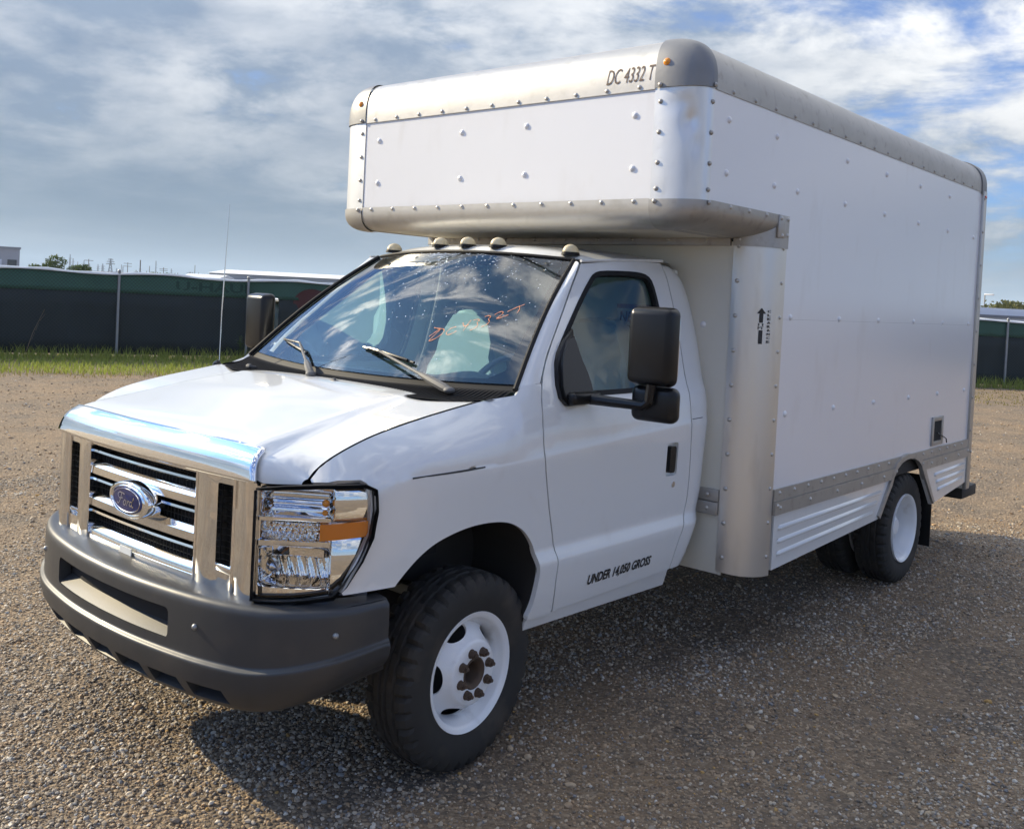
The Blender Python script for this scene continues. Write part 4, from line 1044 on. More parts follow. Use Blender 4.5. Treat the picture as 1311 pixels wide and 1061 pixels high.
def wheel_front(side_):
    rim = [(-.09, .205), (-.075, .19), (-.06, .176), (-.04, .178), (-.02, .190), (-.012, .196), (0.0, .200), (.008, .206), (.012, .216), (.016, .226), (.008, .229), (-.004, .228), (-.014, .215), (-.085, .215)]
    o = lathe('wheel', rim, 64, RIMW, TRUCK, 40, closed=True)
    hol = []
    for k in range(5):
        a0 = R(36+72*k)
        hol.append([((a0+.056/.163*math.cos(t))*.14, .162+.0235*math.sin(t)) for t in np.linspace(0, 2*math.pi, 25)[:-1]])
    for lo, hi, hs in ((0, 144, hol[:2]), (144, 360, hol[2:])):
        lo, hi = R(lo), R(hi)
        panel('wheel_disc', [(lo*.14, .056), (hi*.14, .056), (hi*.14, .196), (lo*.14, .196)], lambda u, r: (float(np.interp(r, DPF[:, 0], DPF[:, 1])), r*math.cos(u/.14), r*math.sin(u/.14)), .013, RIMW, o, holes=hs, flange=.008, outward=OUTX)
    lathe('brake_drum', [(-.11, .001), (-.11, .172), (-.20, .172), (-.20, .001)], 24, UNDER, o, 30)
    lathe('hub', [(-.05, .001), (-.048, .030), (-.035, .036), (.010, .040), (.024, .048), (.030, .056), (.026, .062), (.0, .062)], 28, RUST, o, 30)
    for k in range(8):
        a = 2*math.pi*(k+.35)/8; bm = bmesh.new()
        bmesh.ops.create_cone(bm, cap_ends=True, segments=6, radius1=.0165, radius2=.0155, depth=.020, matrix=Matrix.Translation((0, 0, .009)))
        bmesh.ops.create_cone(bm, cap_ends=True, segments=8, radius1=.0085, radius2=.007, depth=.014, matrix=Matrix.Translation((0, 0, .024)))
        bmesh.ops.create_cone(bm, cap_ends=True, segments=12, radius1=.019, radius2=.017, depth=.006, matrix=Matrix.Translation((0, 0, .001)))
        n = bmobj('lug_nut', bm, RUST, o); n.rotation_euler = (0, R(90), 0); n.location = (.028, .0825*math.cos(a), .0825*math.sin(a))
    tyre(o, -.085)
    o.location = (side_*.935, 0, .372); o.rotation_euler = (0, 0, R(2.5) if side_ > 0 else R(182.5))
    return o
wheel_front(1); wheel_front(-1)
lathe_b = lambda p: lathe('brake_drum', [(-.2, .001), (-.2, .15), (-.05, .15), (-.05, .001)], 24, UNDER, p, 30)
def wheel_rear(side_, x, outer):
    rim = [(-.205, .215), (-.19, .19), (-.15, .180), (-.10, .178), (-.05, .184), (-.022, .196), (-.010, .200), (.004, .207), (.010, .217), (.014, .226), (.006, .229), (-.006, .228), (-.014, .219), (-.10, .205), (-.19, .222)]
    o = lathe('wheel', rim, 64, RIMW, TRUCK, 40, closed=True)
    lathe('wheel_disc', [(-.150, .181), (-.140, .165), (-.125, .13), (-.130, .10), (-.13, .075), (-.06, .070), (-.045, .05), (-.045, .001)], 40, RIMW if outer else UNDER, o, 35)
    tyre(o, -.098)
    o.location = (side_*x, 3.98, .372); o.rotation_euler = (0, 0, 0 if side_ > 0 else R(180))
for s_ in (1, -1): wheel_rear(s_, 1.175, True); wheel_rear(s_, .895, False)

# ================================================================== GROUND
def vnoise(x, y, seed=0):
    """smooth value noise, vectorised"""
    r = np.random.default_rng(seed); g = r.random((128, 128)); xi = np.floor(x).astype(int); yi = np.floor(y).astype(int); fx = x-xi; fy = y-yi
    fx = fx*fx*(3-2*fx); fy = fy*fy*(3-2*fy); a = g[xi % 128, yi % 128]; b = g[(xi+1) % 128, yi % 128]; c = g[xi % 128, (yi+1) % 128]; d = g[(xi+1) % 128, (yi+1) % 128]
    return (a*(1-fx)+b*fx)*(1-fy)+(c*(1-fx)+d*fx)*fy
def relief(x, y):
    h = .034*(vnoise(x*.9+40, y*.9+40, 1)-.5)+.020*(vnoise(x*3+40, y*3+40, 2)-.5)+.006*(vnoise(x*9+40, y*9+40, 3)-.5)
    h = h+.10*(vnoise(x*.08+40, y*.08+40, 4)-.5)*sst(7, 20, np.hypot(x, y-2))
    return h-.016*lanes(x, y)
def tyremask(x, y):
    m = np.ones_like(x)
    for cx, cy in ((.85, 0), (-.85, 0), (1.08, 3.98), (.8, 3.98), (-1.08, 3.98), (-.8, 3.98)): m = np.minimum(m, sst(.15, .45, np.hypot(x-cx, y-cy)))
    return m
def lanes(x, y):
    """wheel tracks pressed into the lot"""
    m = np.zeros_like(x)
    for x0, w, a in ((1.95, .15, .10), (3.55, .15, .10), (-2.3, .17, .16), (-3.95, .17, .16), (.75, .16, .05)): m = np.maximum(m, np.exp(-((x-(x0+a*np.sin(y*.45+x0)))/w)**2)*(.45+.55*vnoise(x*.3+20, y*.8+20, 15)))
    return m
def patchmask(x, y):
    """where loose pale stone lies thick"""
    a = vnoise(x*.75+x*y*.02+31, y*.75+11, 5); b = vnoise(x*2.1+7, y*2.1+17, 6)
    return np.clip((a*.65+b*.35-.43)/.13, 0, 1)*(1-.85*lanes(x, y))
def groundmat():
    m = bpy.data.materials.new('gravel_ground'); m.use_nodes = True; nt = m.node_tree; b = nt.nodes['Principled BSDF']; b.inputs['Roughness'].default_value = .85; b.inputs['Specular IOR Level'].default_value = .3
    tc = nt.nodes.new('ShaderNodeTexCoord')
    def noise(s, d=6, r=.6):
        t = nt.nodes.new('ShaderNodeTexNoise'); t.inputs['Scale'].default_value = s; t.inputs['Detail'].default_value = d; t.inputs['Roughness'].default_value = r; nt.links.new(tc.outputs['Object'], t.inputs['Vector']); return t.outputs['Fac']
    def rmp(f, a, c, lo=0, hi=1):
        r = nt.nodes.new('ShaderNodeMapRange'); r.inputs[1].default_value = a; r.inputs[2].default_value = c; r.inputs[3].default_value = lo; r.inputs[4].default_value = hi; nt.links.new(f, r.inputs[0]); return r.outputs[0]
    def mix(f, a, c):
        x = nt.nodes.new('ShaderNodeMix'); x.data_type = 'RGBA'; nt.links.new(f, x.inputs[0])
        for s, v in ((6, a), (7, c)):
            if isinstance(v, tuple): x.inputs[s].default_value = (*v, 1)
            else: nt.links.new(v, x.inputs[s])
        return x.outputs[2]
    base = mix(rmp(noise(.35, 4), .38, .62), (.225, .158, .096), (.17, .128, .088))
    base = mix(rmp(noise(1.6, 6), .45, .68), base, (.095, .082, .068))
    # small stones: cells with a colour each
    vo = nt.nodes.new('ShaderNodeTexVoronoi'); vo.inputs['Scale'].default_value = 62; nt.links.new(tc.outputs['Object'], vo.inputs['Vector'])
    sp = nt.nodes.new('ShaderNodeSeparateColor'); nt.links.new(vo.outputs['Color'], sp.inputs[0])
    stone = mix(sp.outputs[0], (.085, .068, .050), (.42, .32, .21))
    base = mix(rmp(sp.outputs[1], .35, .75, 0, .75), base, stone)
    # straw-coloured far verge on the right
    nt.links.new(base, b.inputs['Base Color'])
    bp = nt.nodes.new('ShaderNodeBump'); bp.inputs['Strength'].default_value = .9; bp.inputs['Distance'].default_value = .012
    ad = nt.nodes.new('ShaderNodeMath'); ad.operation = 'MULTIPLY_ADD'; nt.links.new(vo.outputs['Distance'], ad.inputs[0]); ad.inputs[1].default_value = -1.0; nt.links.new(noise(24, 6, .7), ad.inputs[2])
    nt.links.new(ad.outputs[0], bp.inputs['Height']); 
    bp2 = nt.nodes.new('ShaderNodeBump'); bp2.inputs['Strength'].default_value = .6; bp2.inputs['Distance'].default_value = .03; nt.links.new(noise(2.2, 7, .65), bp2.inputs['Height']); nt.links.new(bp.outputs[0], bp2.inputs['Normal'])
    nt.links.new(bp2.outputs[0], b.inputs['Normal'])
    return m
GM = groundmat()
def axis(lo, hi, step, far):
    a = list(np.arange(lo, hi+1e-6, step)); s = step; x = hi
    while x < far: s *= 1.22; x += s; a.append(x)
    s = step; x = lo; b = []
    while x > -far: s *= 1.22; x -= s; b.append(x)
    return np.array(b[::-1]+a)
gx = axis(-5, 4.5, .05, 3500); gy = axis(-3.5, 8, .05, 3500)
X, Y = np.meshgrid(gx, gy, indexing='ij'); Z = relief(X, Y)*tyremask(X, Y)
me = bpy.data.meshes.new('ground'); nx, ny = X.shape
co = np.stack([X, Y, Z], -1).reshape(-1, 3); i = (np.arange(nx-1)[:, None]*ny+np.arange(ny-1)[None]).ravel()
q = np.stack([i, i+ny, i+ny+1, i+1], 1)
me.vertices.add(len(co)); me.vertices.foreach_set('co', co.ravel()); me.loops.add(q.size); me.loops.foreach_set('vertex_index', q.ravel()); me.polygons.add(len(q)); me.polygons.foreach_set('loop_start', np.arange(len(q))*4); me.polygons.foreach_set('loop_total', np.full(len(q), 4))
me.update(calc_edges=True); me.materials.append(GM); me.shade_smooth()
tag(link(bpy.data.objects.new('ground', me)), kind='structure')

# loose gravel: real pebbles instanced on points
def pebble_mat(name, stops):
    m = bpy.data.materials.new(name); m.use_nodes = True; nt = m.node_tree; b = nt.nodes['Principled BSDF']; b.inputs['Roughness'].default_value = .7; b.inputs['Specular IOR Level'].default_value = .35
    oi = nt.nodes.new('ShaderNodeObjectInfo'); r = nt.nodes.new('ShaderNodeValToRGB'); r.color_ramp.interpolation = 'CONSTANT'; e = r.color_ramp.elements
    while len(e) < len(stops): e.new(.5)
    for k, (p, c) in enumerate(stops): e[k].position = p; e[k].color = (*c, 1)
    nt.links.new(oi.outputs['Random'], r.inputs[0]); nt.links.new(r.outputs[0], b.inputs['Base Color']); return m
PM = pebble_mat('pebble_stone', [(0, (.32, .225, .135)), (.18, (.22, .155, .10)), (.34, (.41, .31, .20)), (.48, (.26, .215, .165)), (.58, (.15, .12, .09)), (.66, (.46, .38, .28)), (.78, (.34, .23, .13)), (.89, (.21, .205, .20)), (.95, (.52, .48, .42)), (.985, (.42, .26, .09))])
PG = pebble_mat('pale_stone', [(0, (.36, .30, .22)), (.2, (.20, .165, .125)), (.4, (.46, .39, .30)), (.55, (.28, .235, .18)), (.7, (.15, .13, .11)), (.8, (.55, .50, .42)), (.92, (.25, .25, .245))])
def pebble_coll(name, m, n):
    c = bpy.data.collections.new(name)
    for k in range(n):
        bm = bmesh.new(); bmesh.ops.create_icosphere(bm, subdivisions=1 if k % 2 else 2, radius=.5)
        s = (rnd.uniform(.8, 1.2), rnd.uniform(.65, 1.0), rnd.uniform(.45, .75))
        for v in bm.verts:
            d = 1+rnd.uniform(-.17, .17); v.co = Vector((v.co.x*s[0]*d, v.co.y*s[1]*d, v.co.z*s[2]*d))
        pm = bpy.data.meshes.new('pebble'); bm.to_mesh(pm); bm.free(); pm.materials.append(m); pm.shade_smooth(); pm.set_sharp_from_angle(angle=R(38))
        c.objects.link(bpy.data.objects.new('pebble', pm))
    return c
def scatter(name, P, scale, coll, sink=.25):
    n = len(P); me = bpy.data.meshes.new(name); me.vertices.add(n); me.vertices.foreach_set('co', P.ravel())
    a = me.attributes.new('scl', 'FLOAT', 'POINT'); a.data.foreach_set('value', scale)
    a = me.attributes.new('rot', 'FLOAT_VECTOR', 'POINT'); rr = np.stack([rng.normal(0, .35, n), rng.normal(0, .35, n), rng.uniform(0, 6.28, n)], 1); a.data.foreach_set('vector', rr.ravel())
    a = me.attributes.new('pick', 'INT', 'POINT'); a.data.foreach_set('value', rng.integers(0, 8, n).astype(np.int32))
    o = link(bpy.data.objects.new(name, me)); g = bpy.data.node_groups.new(name, 'GeometryNodeTree')
    g.interface.new_socket('Geometry', in_out='INPUT', socket_type='NodeSocketGeometry'); g.interface.new_socket('Geometry', in_out='OUTPUT', socket_type='NodeSocketGeometry')
    gi = g.nodes.new('NodeGroupInput'); go = g.nodes.new('NodeGroupOutput'); ip = g.nodes.new('GeometryNodeInstanceOnPoints'); ci = g.nodes.new('GeometryNodeCollectionInfo')
    ci.inputs[0].default_value = coll; ci.inputs[1].default_value = True; ci.inputs[2].default_value = True
    def na(nm, t):
        x = g.nodes.new('GeometryNodeInputNamedAttribute'); x.data_type = t; x.inputs[0].default_value = nm; return x.outputs[0]
    g.links.new(gi.outputs[0], ip.inputs['Points']); g.links.new(ci.outputs[0], ip.inputs['Instance']); ip.inputs['Pick Instance'].default_value = True
    g.links.new(na('pick', 'INT'), ip.inputs['Instance Index']); g.links.new(na('rot', 'FLOAT_VECTOR'), ip.inputs['Rotation']); g.links.new(na('scl', 'FLOAT'), ip.inputs['Scale']); g.links.new(ip.outputs[0], go.inputs[0])
    md = o.modifiers.new('scatter', 'NODES'); md.node_group = g
    return tag(o, kind='stuff')
def field(n, smin, smax, r0, r1, pw, patch):
    """points round the camera's foot, thinning outwards"""
    rr = r0+(r1-r0)*rng.random(n)**pw; aa = rng.uniform(R(60), R(205), n)
    x = CAMP[0]+rr*np.cos(aa); y = CAMP[1]+rr*np.sin(aa)
    pm = patchmask(x, y)
    if patch == 1: k = rng.random(n) < pm
    elif patch == -1: k = rng.random(n) < 1-.45*pm
    else: k = rng.random(n) < 1-.7*lanes(x, y)
    x, y = x[k], y[k]; s = smin+(smax-smin)*rng.random(len(x))**2.2
    z = relief(x, y)*tyremask(x, y)+s*.12
    return np.stack([x, y, z], 1).astype(np.float32), s.astype(np.float32)
PC = pebble_coll('pebbles_tan', PM, 8); PC2 = pebble_coll('pebbles_pale', PG, 8)
P_, S_ = field(280000, .005, .019, 1.4, 10, 1.25, 0); scatter('gravel', P_, S_, PC)
P_, S_ = field(320000, .006, .024, 1.4, 9.5, 1.2, 1); scatter('pale_gravel', P_, S_, PC2)
P_, S_ = field(30000, .015, .04, 8, 24, 1.2, 0); scatter('gravel', P_, S_, PC)
P_, S_ = field(2200, .020, .042, 1.4, 9, 1.1, 0); scatter('large_gravel', P_, S_, PC)

ORD = 'first second third fourth fifth sixth seventh eighth ninth tenth eleventh twelfth thirteenth fourteenth fifteenth sixteenth seventeenth eighteenth nineteenth twentieth twenty-first twenty-second twenty-third'.split()
# ================================================================== FENCES
FDARK = mat('dark_screen_cloth', (.010, .0115, .013), .9, bump=(30, .2, .02))
def screenmat(name, c1, c2):
    m = mat(name, c1, .85, var=(2.5, .9, c2)); nt = m.node_tree; b = nt.nodes['Principled BSDF']
    # the chain-link weave showing against the cloth
    tc = nt.nodes.new('ShaderNodeTexCoord'); mp = nt.nodes.new('ShaderNodeMapping'); mp.inputs['Rotation'].default_value = (R(45), 0, 0); nt.links.new(tc.outputs['Object'], mp.inputs[0])
    sx = nt.nodes.new('ShaderNodeSeparateXYZ'); nt.links.new(mp.outputs[0], sx.inputs[0])
    src = b.inputs['Base Color'].links[0].from_socket; f = None
    for ax in (1, 2):
        w = nt.nodes.new('ShaderNodeMath'); w.operation = 'MULTIPLY'; nt.links.new(sx.outputs[ax], w.inputs[0]); w.inputs[1].default_value = 1/.055
        p = nt.nodes.new('ShaderNodeMath'); p.operation = 'FRACT'; nt.links.new(w.outputs[0], p.inputs[0])
        c = nt.nodes.new('ShaderNodeMath'); c.operation = 'LESS_THAN'; nt.links.new(p.outputs[0], c.inputs[0]); c.inputs[1].default_value = .13
        if f is None: f = c.outputs[0]
        else:
            x = nt.nodes.new('ShaderNodeMath'); x.operation = 'MAXIMUM'; nt.links.new(f, x.inputs[0]); nt.links.new(c.outputs[0], x.inputs[1]); f = x.outputs[0]
    mx = nt.nodes.new('ShaderNodeMix'); mx.data_type = 'RGBA'; nt.links.new(f, mx.inputs[0]); nt.links.new(src, mx.inputs[6]); mx.inputs[7].default_value = (.030, .036, .038, 1)
    nt.links.new(mx.outputs[2], b.inputs['Base Color']); return m
SCR = screenmat('dark_fence_screen', (.0105, .0175, .019), (.014, .022, .022))
BAN = screenmat('green_fence_banner', (.034, .105, .076), (.045, .125, .092))
BANL = mat('banner_letter_green', (.018, .055, .042), .85)
HEM = mat('white_hem', (.80, .82, .80), .8)
REDB = mat('banner_red_patch', (.075, .022, .020), .85)
def fence(name, A, B, h, hb, spacing, first, label, words=(), lean=0):
    A = np.array(A, float); B = np.array(B, float); L = np.linalg.norm(B-A); ang = math.atan2(B[1]-A[1], B[0]-A[0])
    root = empty(name, (A[0], A[1], 0), ang); tag(root, label, 'fence', 'screened chain-link fences round the yard')
    # local frame: x along the fence, y away from the yard (+) , z up; built with local coords rotated so that the weave material reads y/z
    def loc(o): o.parent = root; return o
    n = int(L/.12)
    sag = lambda x: .025*math.sin(x*2*math.pi/spacing*1.0+1)+.03*(vnoise(np.array([x*.9+3]), np.array([2.5]), 9)[0]-.5)
    wav = lambda x, z: .045*math.sin(x*2.1+z)+.03*math.sin(x*5.3+z*1.4)+.018*math.sin(x*11.7-z*2.2)
    xs = np.linspace(0, L, n+1)
    def strip(nm, z0, z1, m, off, top=False, nz=5):
        V = [(x, off+wav(x, z), z+(sag(x) if top and z == z1 else 0)) for x in xs for z in np.linspace(z0, z1, nz)]
        F = [(i*nz+j, (i+1)*nz+j, (i+1)*nz+j+1, i*nz+j+1) for i in range(n) for j in range(nz-1)]
        o = mobj(nm, V, F, m, root, smooth=True)
        s = o.modifiers.new('solid', 'SOLIDIFY'); s.thickness = .006
        # object space turned so weave maths sees the fence plane as y/z
        o.rotation_euler = (0, 0, R(-90)); me_ = o.data; me_.transform(Matrix.Rotation(R(90), 4, 'Z')); return o
    strip('screen_panel', .06, hb, SCR, .05); strip('banner_strip', hb-.02, h, BAN, .035, True)
    V = []; F = []; 
    for i, x in enumerate(xs):
        z = h+sag(x); w = .034+.010*math.sin(x*7)
        V += [(x, -.030+wav(x, h), z-.018), (x, .012+wav(x, h), z+w), (x, .05+wav(x, h), z+w), (x, .060+wav(x, h), z-.018)]
    for i in range(n):
        for j in range(4): F.append((i*4+j, (i+1)*4+j, (i+1)*4+(j+1) % 4, i*4+(j+1) % 4))
    mobj('top_hem', V, F, HEM, root, smooth=True)
    pm = None
    for x in np.arange(first, L, spacing):
        bm = bmesh.new(); add_tube(bm, [(0, 0, -.1), (0, 0, h+.05)], .032, 8); bmesh.ops.create_uvsphere(bm, u_segments=10, v_segments=6, radius=.038, matrix=Matrix.Translation((0, 0, h+.055)))
        o = bmobj('fence_post', bm, GALV, root); o.location = (x, -.02, 0)
    for x, s, wd in words:
        lettering('banner_lettering', s, lambda a, b, x=x: (x+a, .026+wav(x+a, h-.2), hb+.085+b), BANL, root, width=wd, height=.21, bold=.02)
    return root
# left boundary runs away from the camera; right boundary closes the yard behind the truck
dL = np.array([.396, .918]); PL = np.array([-17.22, 7.80])
A_ = PL-dL*16.0; B_ = np.array([-13.1, 17.15])
Lf = float(np.linalg.norm(B_-A_))
fl = fence('screened_fence', A_, B_, 1.84, 1.44, 2.79, 16.0-2.79*5, 'long dark screened fence with green banner top, left of the truck', [(16-4.1-4.4*k, 'U-HAUL', 1.75) for k in (0, 1, 2)]+[(16+.62-1.35, 'U-HAUL', 1.75) if 0 else (16+1.2, 'U-HAUL', 1.75)])
cR = np.array([.755, .655]); PR = np.array([-3.58, 25.4])
A2 = PR-cR*12.6; B2 = PR+cR*26
fr = fence('screened_fence', A2, B2, 1.76, 1.36, 2.9, 12.6-2.9*4, 'dark screened fence with one pale post seen at the right edge behind the truck')
# red patch on the banner by the mirror
V = [(16+x_, .022, 1.36+z_) for x_, z_ in [(4.3+.45*math.cos(a), -.02+.36*math.sin(a)) for a in np.linspace(0, 2*math.pi, 25)[:-1]]]
mobj('banner_logo_patch', V, [tuple(range(24))], REDB, fl)

# ================================================================== GRASS AND WEEDS
def leafmat(name, c1, c2, tr=.45, scale=3):
    m = mat(name, c1, .6, var=(scale, .9, c2)); nt = m.node_tree; b = nt.nodes['Principled BSDF']; t = nt.nodes.new('ShaderNodeBsdfTranslucent'); x = nt.nodes.new('ShaderNodeMixShader'); x.inputs[0].default_value = tr
    nt.links.new(b.inputs['Base Color'].links[0].from_socket, t.inputs[0]); nt.links.new(b.outputs[0], x.inputs[1]); nt.links.new(t.outputs[0], x.inputs[2]); nt.links.new(x.outputs[0], nt.nodes['Material Output'].inputs[0]); return m
GR1 = leafmat('grass_green', (.21, .28, .04), (.28, .31, .06)); GR2 = leafmat('dry_grass', (.24, .18, .06), (.17, .17, .04))
LEAFM = leafmat('weed_leaf', (.045, .085, .02), (.07, .11, .028), .35, 5)
def blades(name, P, hmin, hmax, w, m, lean=.35):
    n = len(P); h = rng.uniform(hmin, hmax, n); a = rng.uniform(0, 6.28, n); d = np.stack([np.cos(a), np.sin(a), np.zeros(n)], 1); b = rng.uniform(0, 6.28, n); ln = np.stack([np.cos(b), np.sin(b), np.zeros(n)], 1)*(h*rng.uniform(.1, lean*2, n))[:, None]
    up = np.array([0, 0, 1.])
    v0 = P-d*w/2; v1 = P+d*w/2; mid = P+ln*.35+up*(h*.6)[:, None]; v2 = mid-d*w*.4; v3 = mid+d*w*.4; v4 = P+ln+up*h[:, None]
    V = np.stack([v0, v1, v2, v3, v4], 1).reshape(-1, 3); k = np.arange(n)*5
    me = bpy.data.meshes.new(name); F = [(int(i), int(i)+1, int(i)+3, int(i)+2) for i in k]+[(int(i)+2, int(i)+3, int(i)+4) for i in k]
    me.from_pydata(V.tolist(), [], F); me.materials.append(m); return tag(link(bpy.data.objects.new(name, me)), kind='stuff')
nL = np.array([dL[1], -dL[0]])          # from the left fence into the yard
def along(n, o0, o1, s0, s1, org=A_, dd=dL, nn=nL, edge=.5):
    s = rng.uniform(s0, s1, n); w = o0+(o1-o0)*rng.random(n); lim = o1+edge*(vnoise(s*.9+5, s*0+1.5, 12)-.6); k = w < lim
    p = org+dd*s[k][:, None]+nn*w[k][:, None]; return np.concatenate([p, np.zeros((k.sum(), 1))], 1)
blades('grass', along(34000, -.1, 4.3, 0, Lf), .04, .15, .012, GR1); blades('grass', along(5000, -.1, 1.2, 0, Lf), .12, .32, .014, GR1)
blades('dry_grass', along(3500, 3.2, 5.0, 0, Lf, edge=.9), .02, .10, .012, GR2)
nR = np.array([cR[1], -cR[0]])
blades('grass', along(9000, -.1, .9, 10, 38, A2, cR, nR), .08, .38, .016, GR1); blades('dry_grass', along(9000, .8, 5.5, 8, 38, A2, cR, nR, 1.5), .015, .06, .02, GR2)
def weed(p, h, label):
    bm = bmesh.new(); root = None
    n = rnd.randint(4, 6); leaves = []
    for k in range(n):
        a = rnd.uniform(0, 6.28); r = rnd.uniform(.05, .25)*h; pts = [(0, 0, 0), (r*.4*math.cos(a), r*.4*math.sin(a), h*.5), (r*math.cos(a), r*math.sin(a), h*rnd.uniform(.7, 1))]
        add_tube(bm, pts, [.006, .005, .003], 4); leaves += [(np.array(pts[1])*(1-t)+np.array(pts[2])*t) for t in np.linspace(0, 1, 9)]
    o = bmobj('weed', bm, LEAFM); o.location = (p[0], p[1], 0)
    V = []; F = []
    for c in leaves:
        for _ in range(2):
            d = np.array([rnd.gauss(0, 1), rnd.gauss(0, 1), rnd.gauss(.2, .5)]); d /= np.linalg.norm(d); s = np.cross(d, [.3, .2, 1]); s /= np.linalg.norm(s); l = rnd.uniform(.05, .11); k = len(V)
            V += [c, c+d*l*.5+s*l*.22, c+d*l, c+d*l*.5-s*l*.22]; F.append((k, k+1, k+2, k+3))
    mobj('weed_foliage', V, F, LEAFM, o)
    return tag(o, label, 'weed', 'weeds along the foot of the fence')
for k, (s, w, h) in enumerate(((12.6, .4, .62), (13.6, .5, .5), (11.6, .35, .45), (18.6, .5, .55), (20.5, .3, .5), (21.2, .35, .6), (22.0, .5, .5))):
    p = A_+dL*s+nL*w; weed(p, h, '%s leafy green weed at the foot of the dark fence, %s from the left' % ('tall' if h > .52 else 'low', ORD[(2, 3, 1, 4, 5, 6, 7).index(k+1) if 0 else (1, 2, 0, 3, 4, 5, 6)[k]]))
DRYM = mat('dry_stem', (.16, .12, .08), .8)
for s, h, l in ((14.2, 1.0, .35), (20.3, .95, .5), (13.2, .85, -.9)):
    p = A_+dL*s+nL*.12; o = tube('dry_stalk', [(0, 0, 0), (l*.4*dL[0], l*.4*dL[1], h*.5), (l*dL[0], l*dL[1], h)], [.010, .007, .004], DRYM, None, 5); o.location = (p[0], p[1], 0)
    for t in (.35, .55, .75): add = tube('stalk_twig', [(l*t*dL[0], l*t*dL[1], h*t), (l*t*dL[0]+.12*rnd.uniform(-1, 1), l*t*dL[1]+.1, h*t+.16)], [.005, .002], DRYM, o, 4)
    tag(o, {14.2: 'long dry stalk leaning low against the fence left of the near post', 20.3: 'dry stalk by the fence post beside the passenger mirror', 13.2: 'dry stalk leaning left against the fence, leftmost of three'}[s], 'stalk', 'dry stalks along the fence')

# ================================================================== BEYOND THE FENCE
CONC = mat('pale_grey_cladding', (.42, .43, .46), .6, var=(.2, .8, (.36, .37, .40))); ROOFW = mat('white_metal_roof', (.72, .73, .74), .45); GREYW = mat('grey_wall_sheet', (.27, .29, .32), .6, bump=(3, .2, .1)); WIND = mat('dark_glazing', (.03, .035, .045), .2)
STEEL = mat('dull_plant_steel', (.20, .21, .23), .6); POLEM = mat('weathered_timber', (.10, .08, .065), .85); TRAIL = mat('white_trailer_side', (.66, .70, .76), .4)
BARK = mat('tree_bark', (.07, .055, .04), .9); CROWN = leafmat('tree_leaf', (.055, .095, .022), (.09, .13, .03), .35, .9); CROWN2 = leafmat('olive_tree_leaf', (.11, .125, .03), (.17, .165, .05), .35, .9)
def frame_at(u, d):
    """ground point at photo column u, depth d, and the rotation that faces the camera"""
    p = at(u, hor(u), d); return p[0], p[1], YAW
def building(u, d, w, depth, h, name, label, wallm, roofm, pitched=False, rot=0, wins=0):
    x, y, a = frame_at(u, d); root = empty(name, (x, y, 0), a+rot); tag(root, label, 'building')
    box('wall', (0, depth/2, h/2), (w, depth, h), wallm, root)
    if pitched:
        bm = bmesh.new(); add_prism(bm, [(-.4, h+.02), (depth/2, h+w*.012+.7), (depth+.4, h+.02)], lambda u_, v_, d_: (d_, u_, v_), -w/2-.4, w/2+.4); bmobj('roof', bm, roofm, root)
    else: box('roof', (0, depth/2, h+.15), (w+.3, depth+.3, .3), roofm, root)
    for k in range(wins): box('window', (-w/2+w*(k+.5)/wins, -.06, h*.42), (w/wins*.62, .1, h*.5), WIND if k % 2 else TRAIL, root)
    return root
building(-14, 150, 8.3, 14, 5.1, 'warehouse', 'grey flat-roofed building cut off by the left edge above the fence', CONC, GREYW, wins=4, rot=R(29))
building(366, 240, 38, 30, 3.6, 'warehouse', 'long low grey warehouse with white roof beside the windscreen', GREYW, ROOFW, True)
building(256, 225, 8.5, 12, 2.3, 'warehouse', 'small low shed with white roof beside the long grey warehouse', GREYW, ROOFW, True)
def trailer(u, d, L_, h, label):
    x, y, a = frame_at(u, d); root = empty('semi_trailer', (x, y, 0), a); tag(root, label, 'trailer')
    box('trailer_body', (0, 1.3, 1.15+h/2), (L_, 2.6, h), TRAIL, root, .04); box('trailer_rail', (0, -.02, 1.15+h*.72), (L_, .06, .12), STEEL, root); box('trailer_roof', (0, 1.3, 1.17+h), (L_-.1, 2.5, .06), ROOFW, root)
    for x_ in (-L_*.42, -L_*.34, L_*.3):
        bm = bmesh.new(); bmesh.ops.create_cone(bm, cap_ends=True, segments=16, radius1=.5, radius2=.5, depth=2.3, matrix=Matrix.Translation((x_, 1.3, .5)) @ Matrix.Rotation(R(90), 4, 'X')); bmobj('wheel', bm, RUBBER, root)
trailer(1290, 40, 11, 1.06, 'pale blue-white trailer standing behind the right-hand fence')
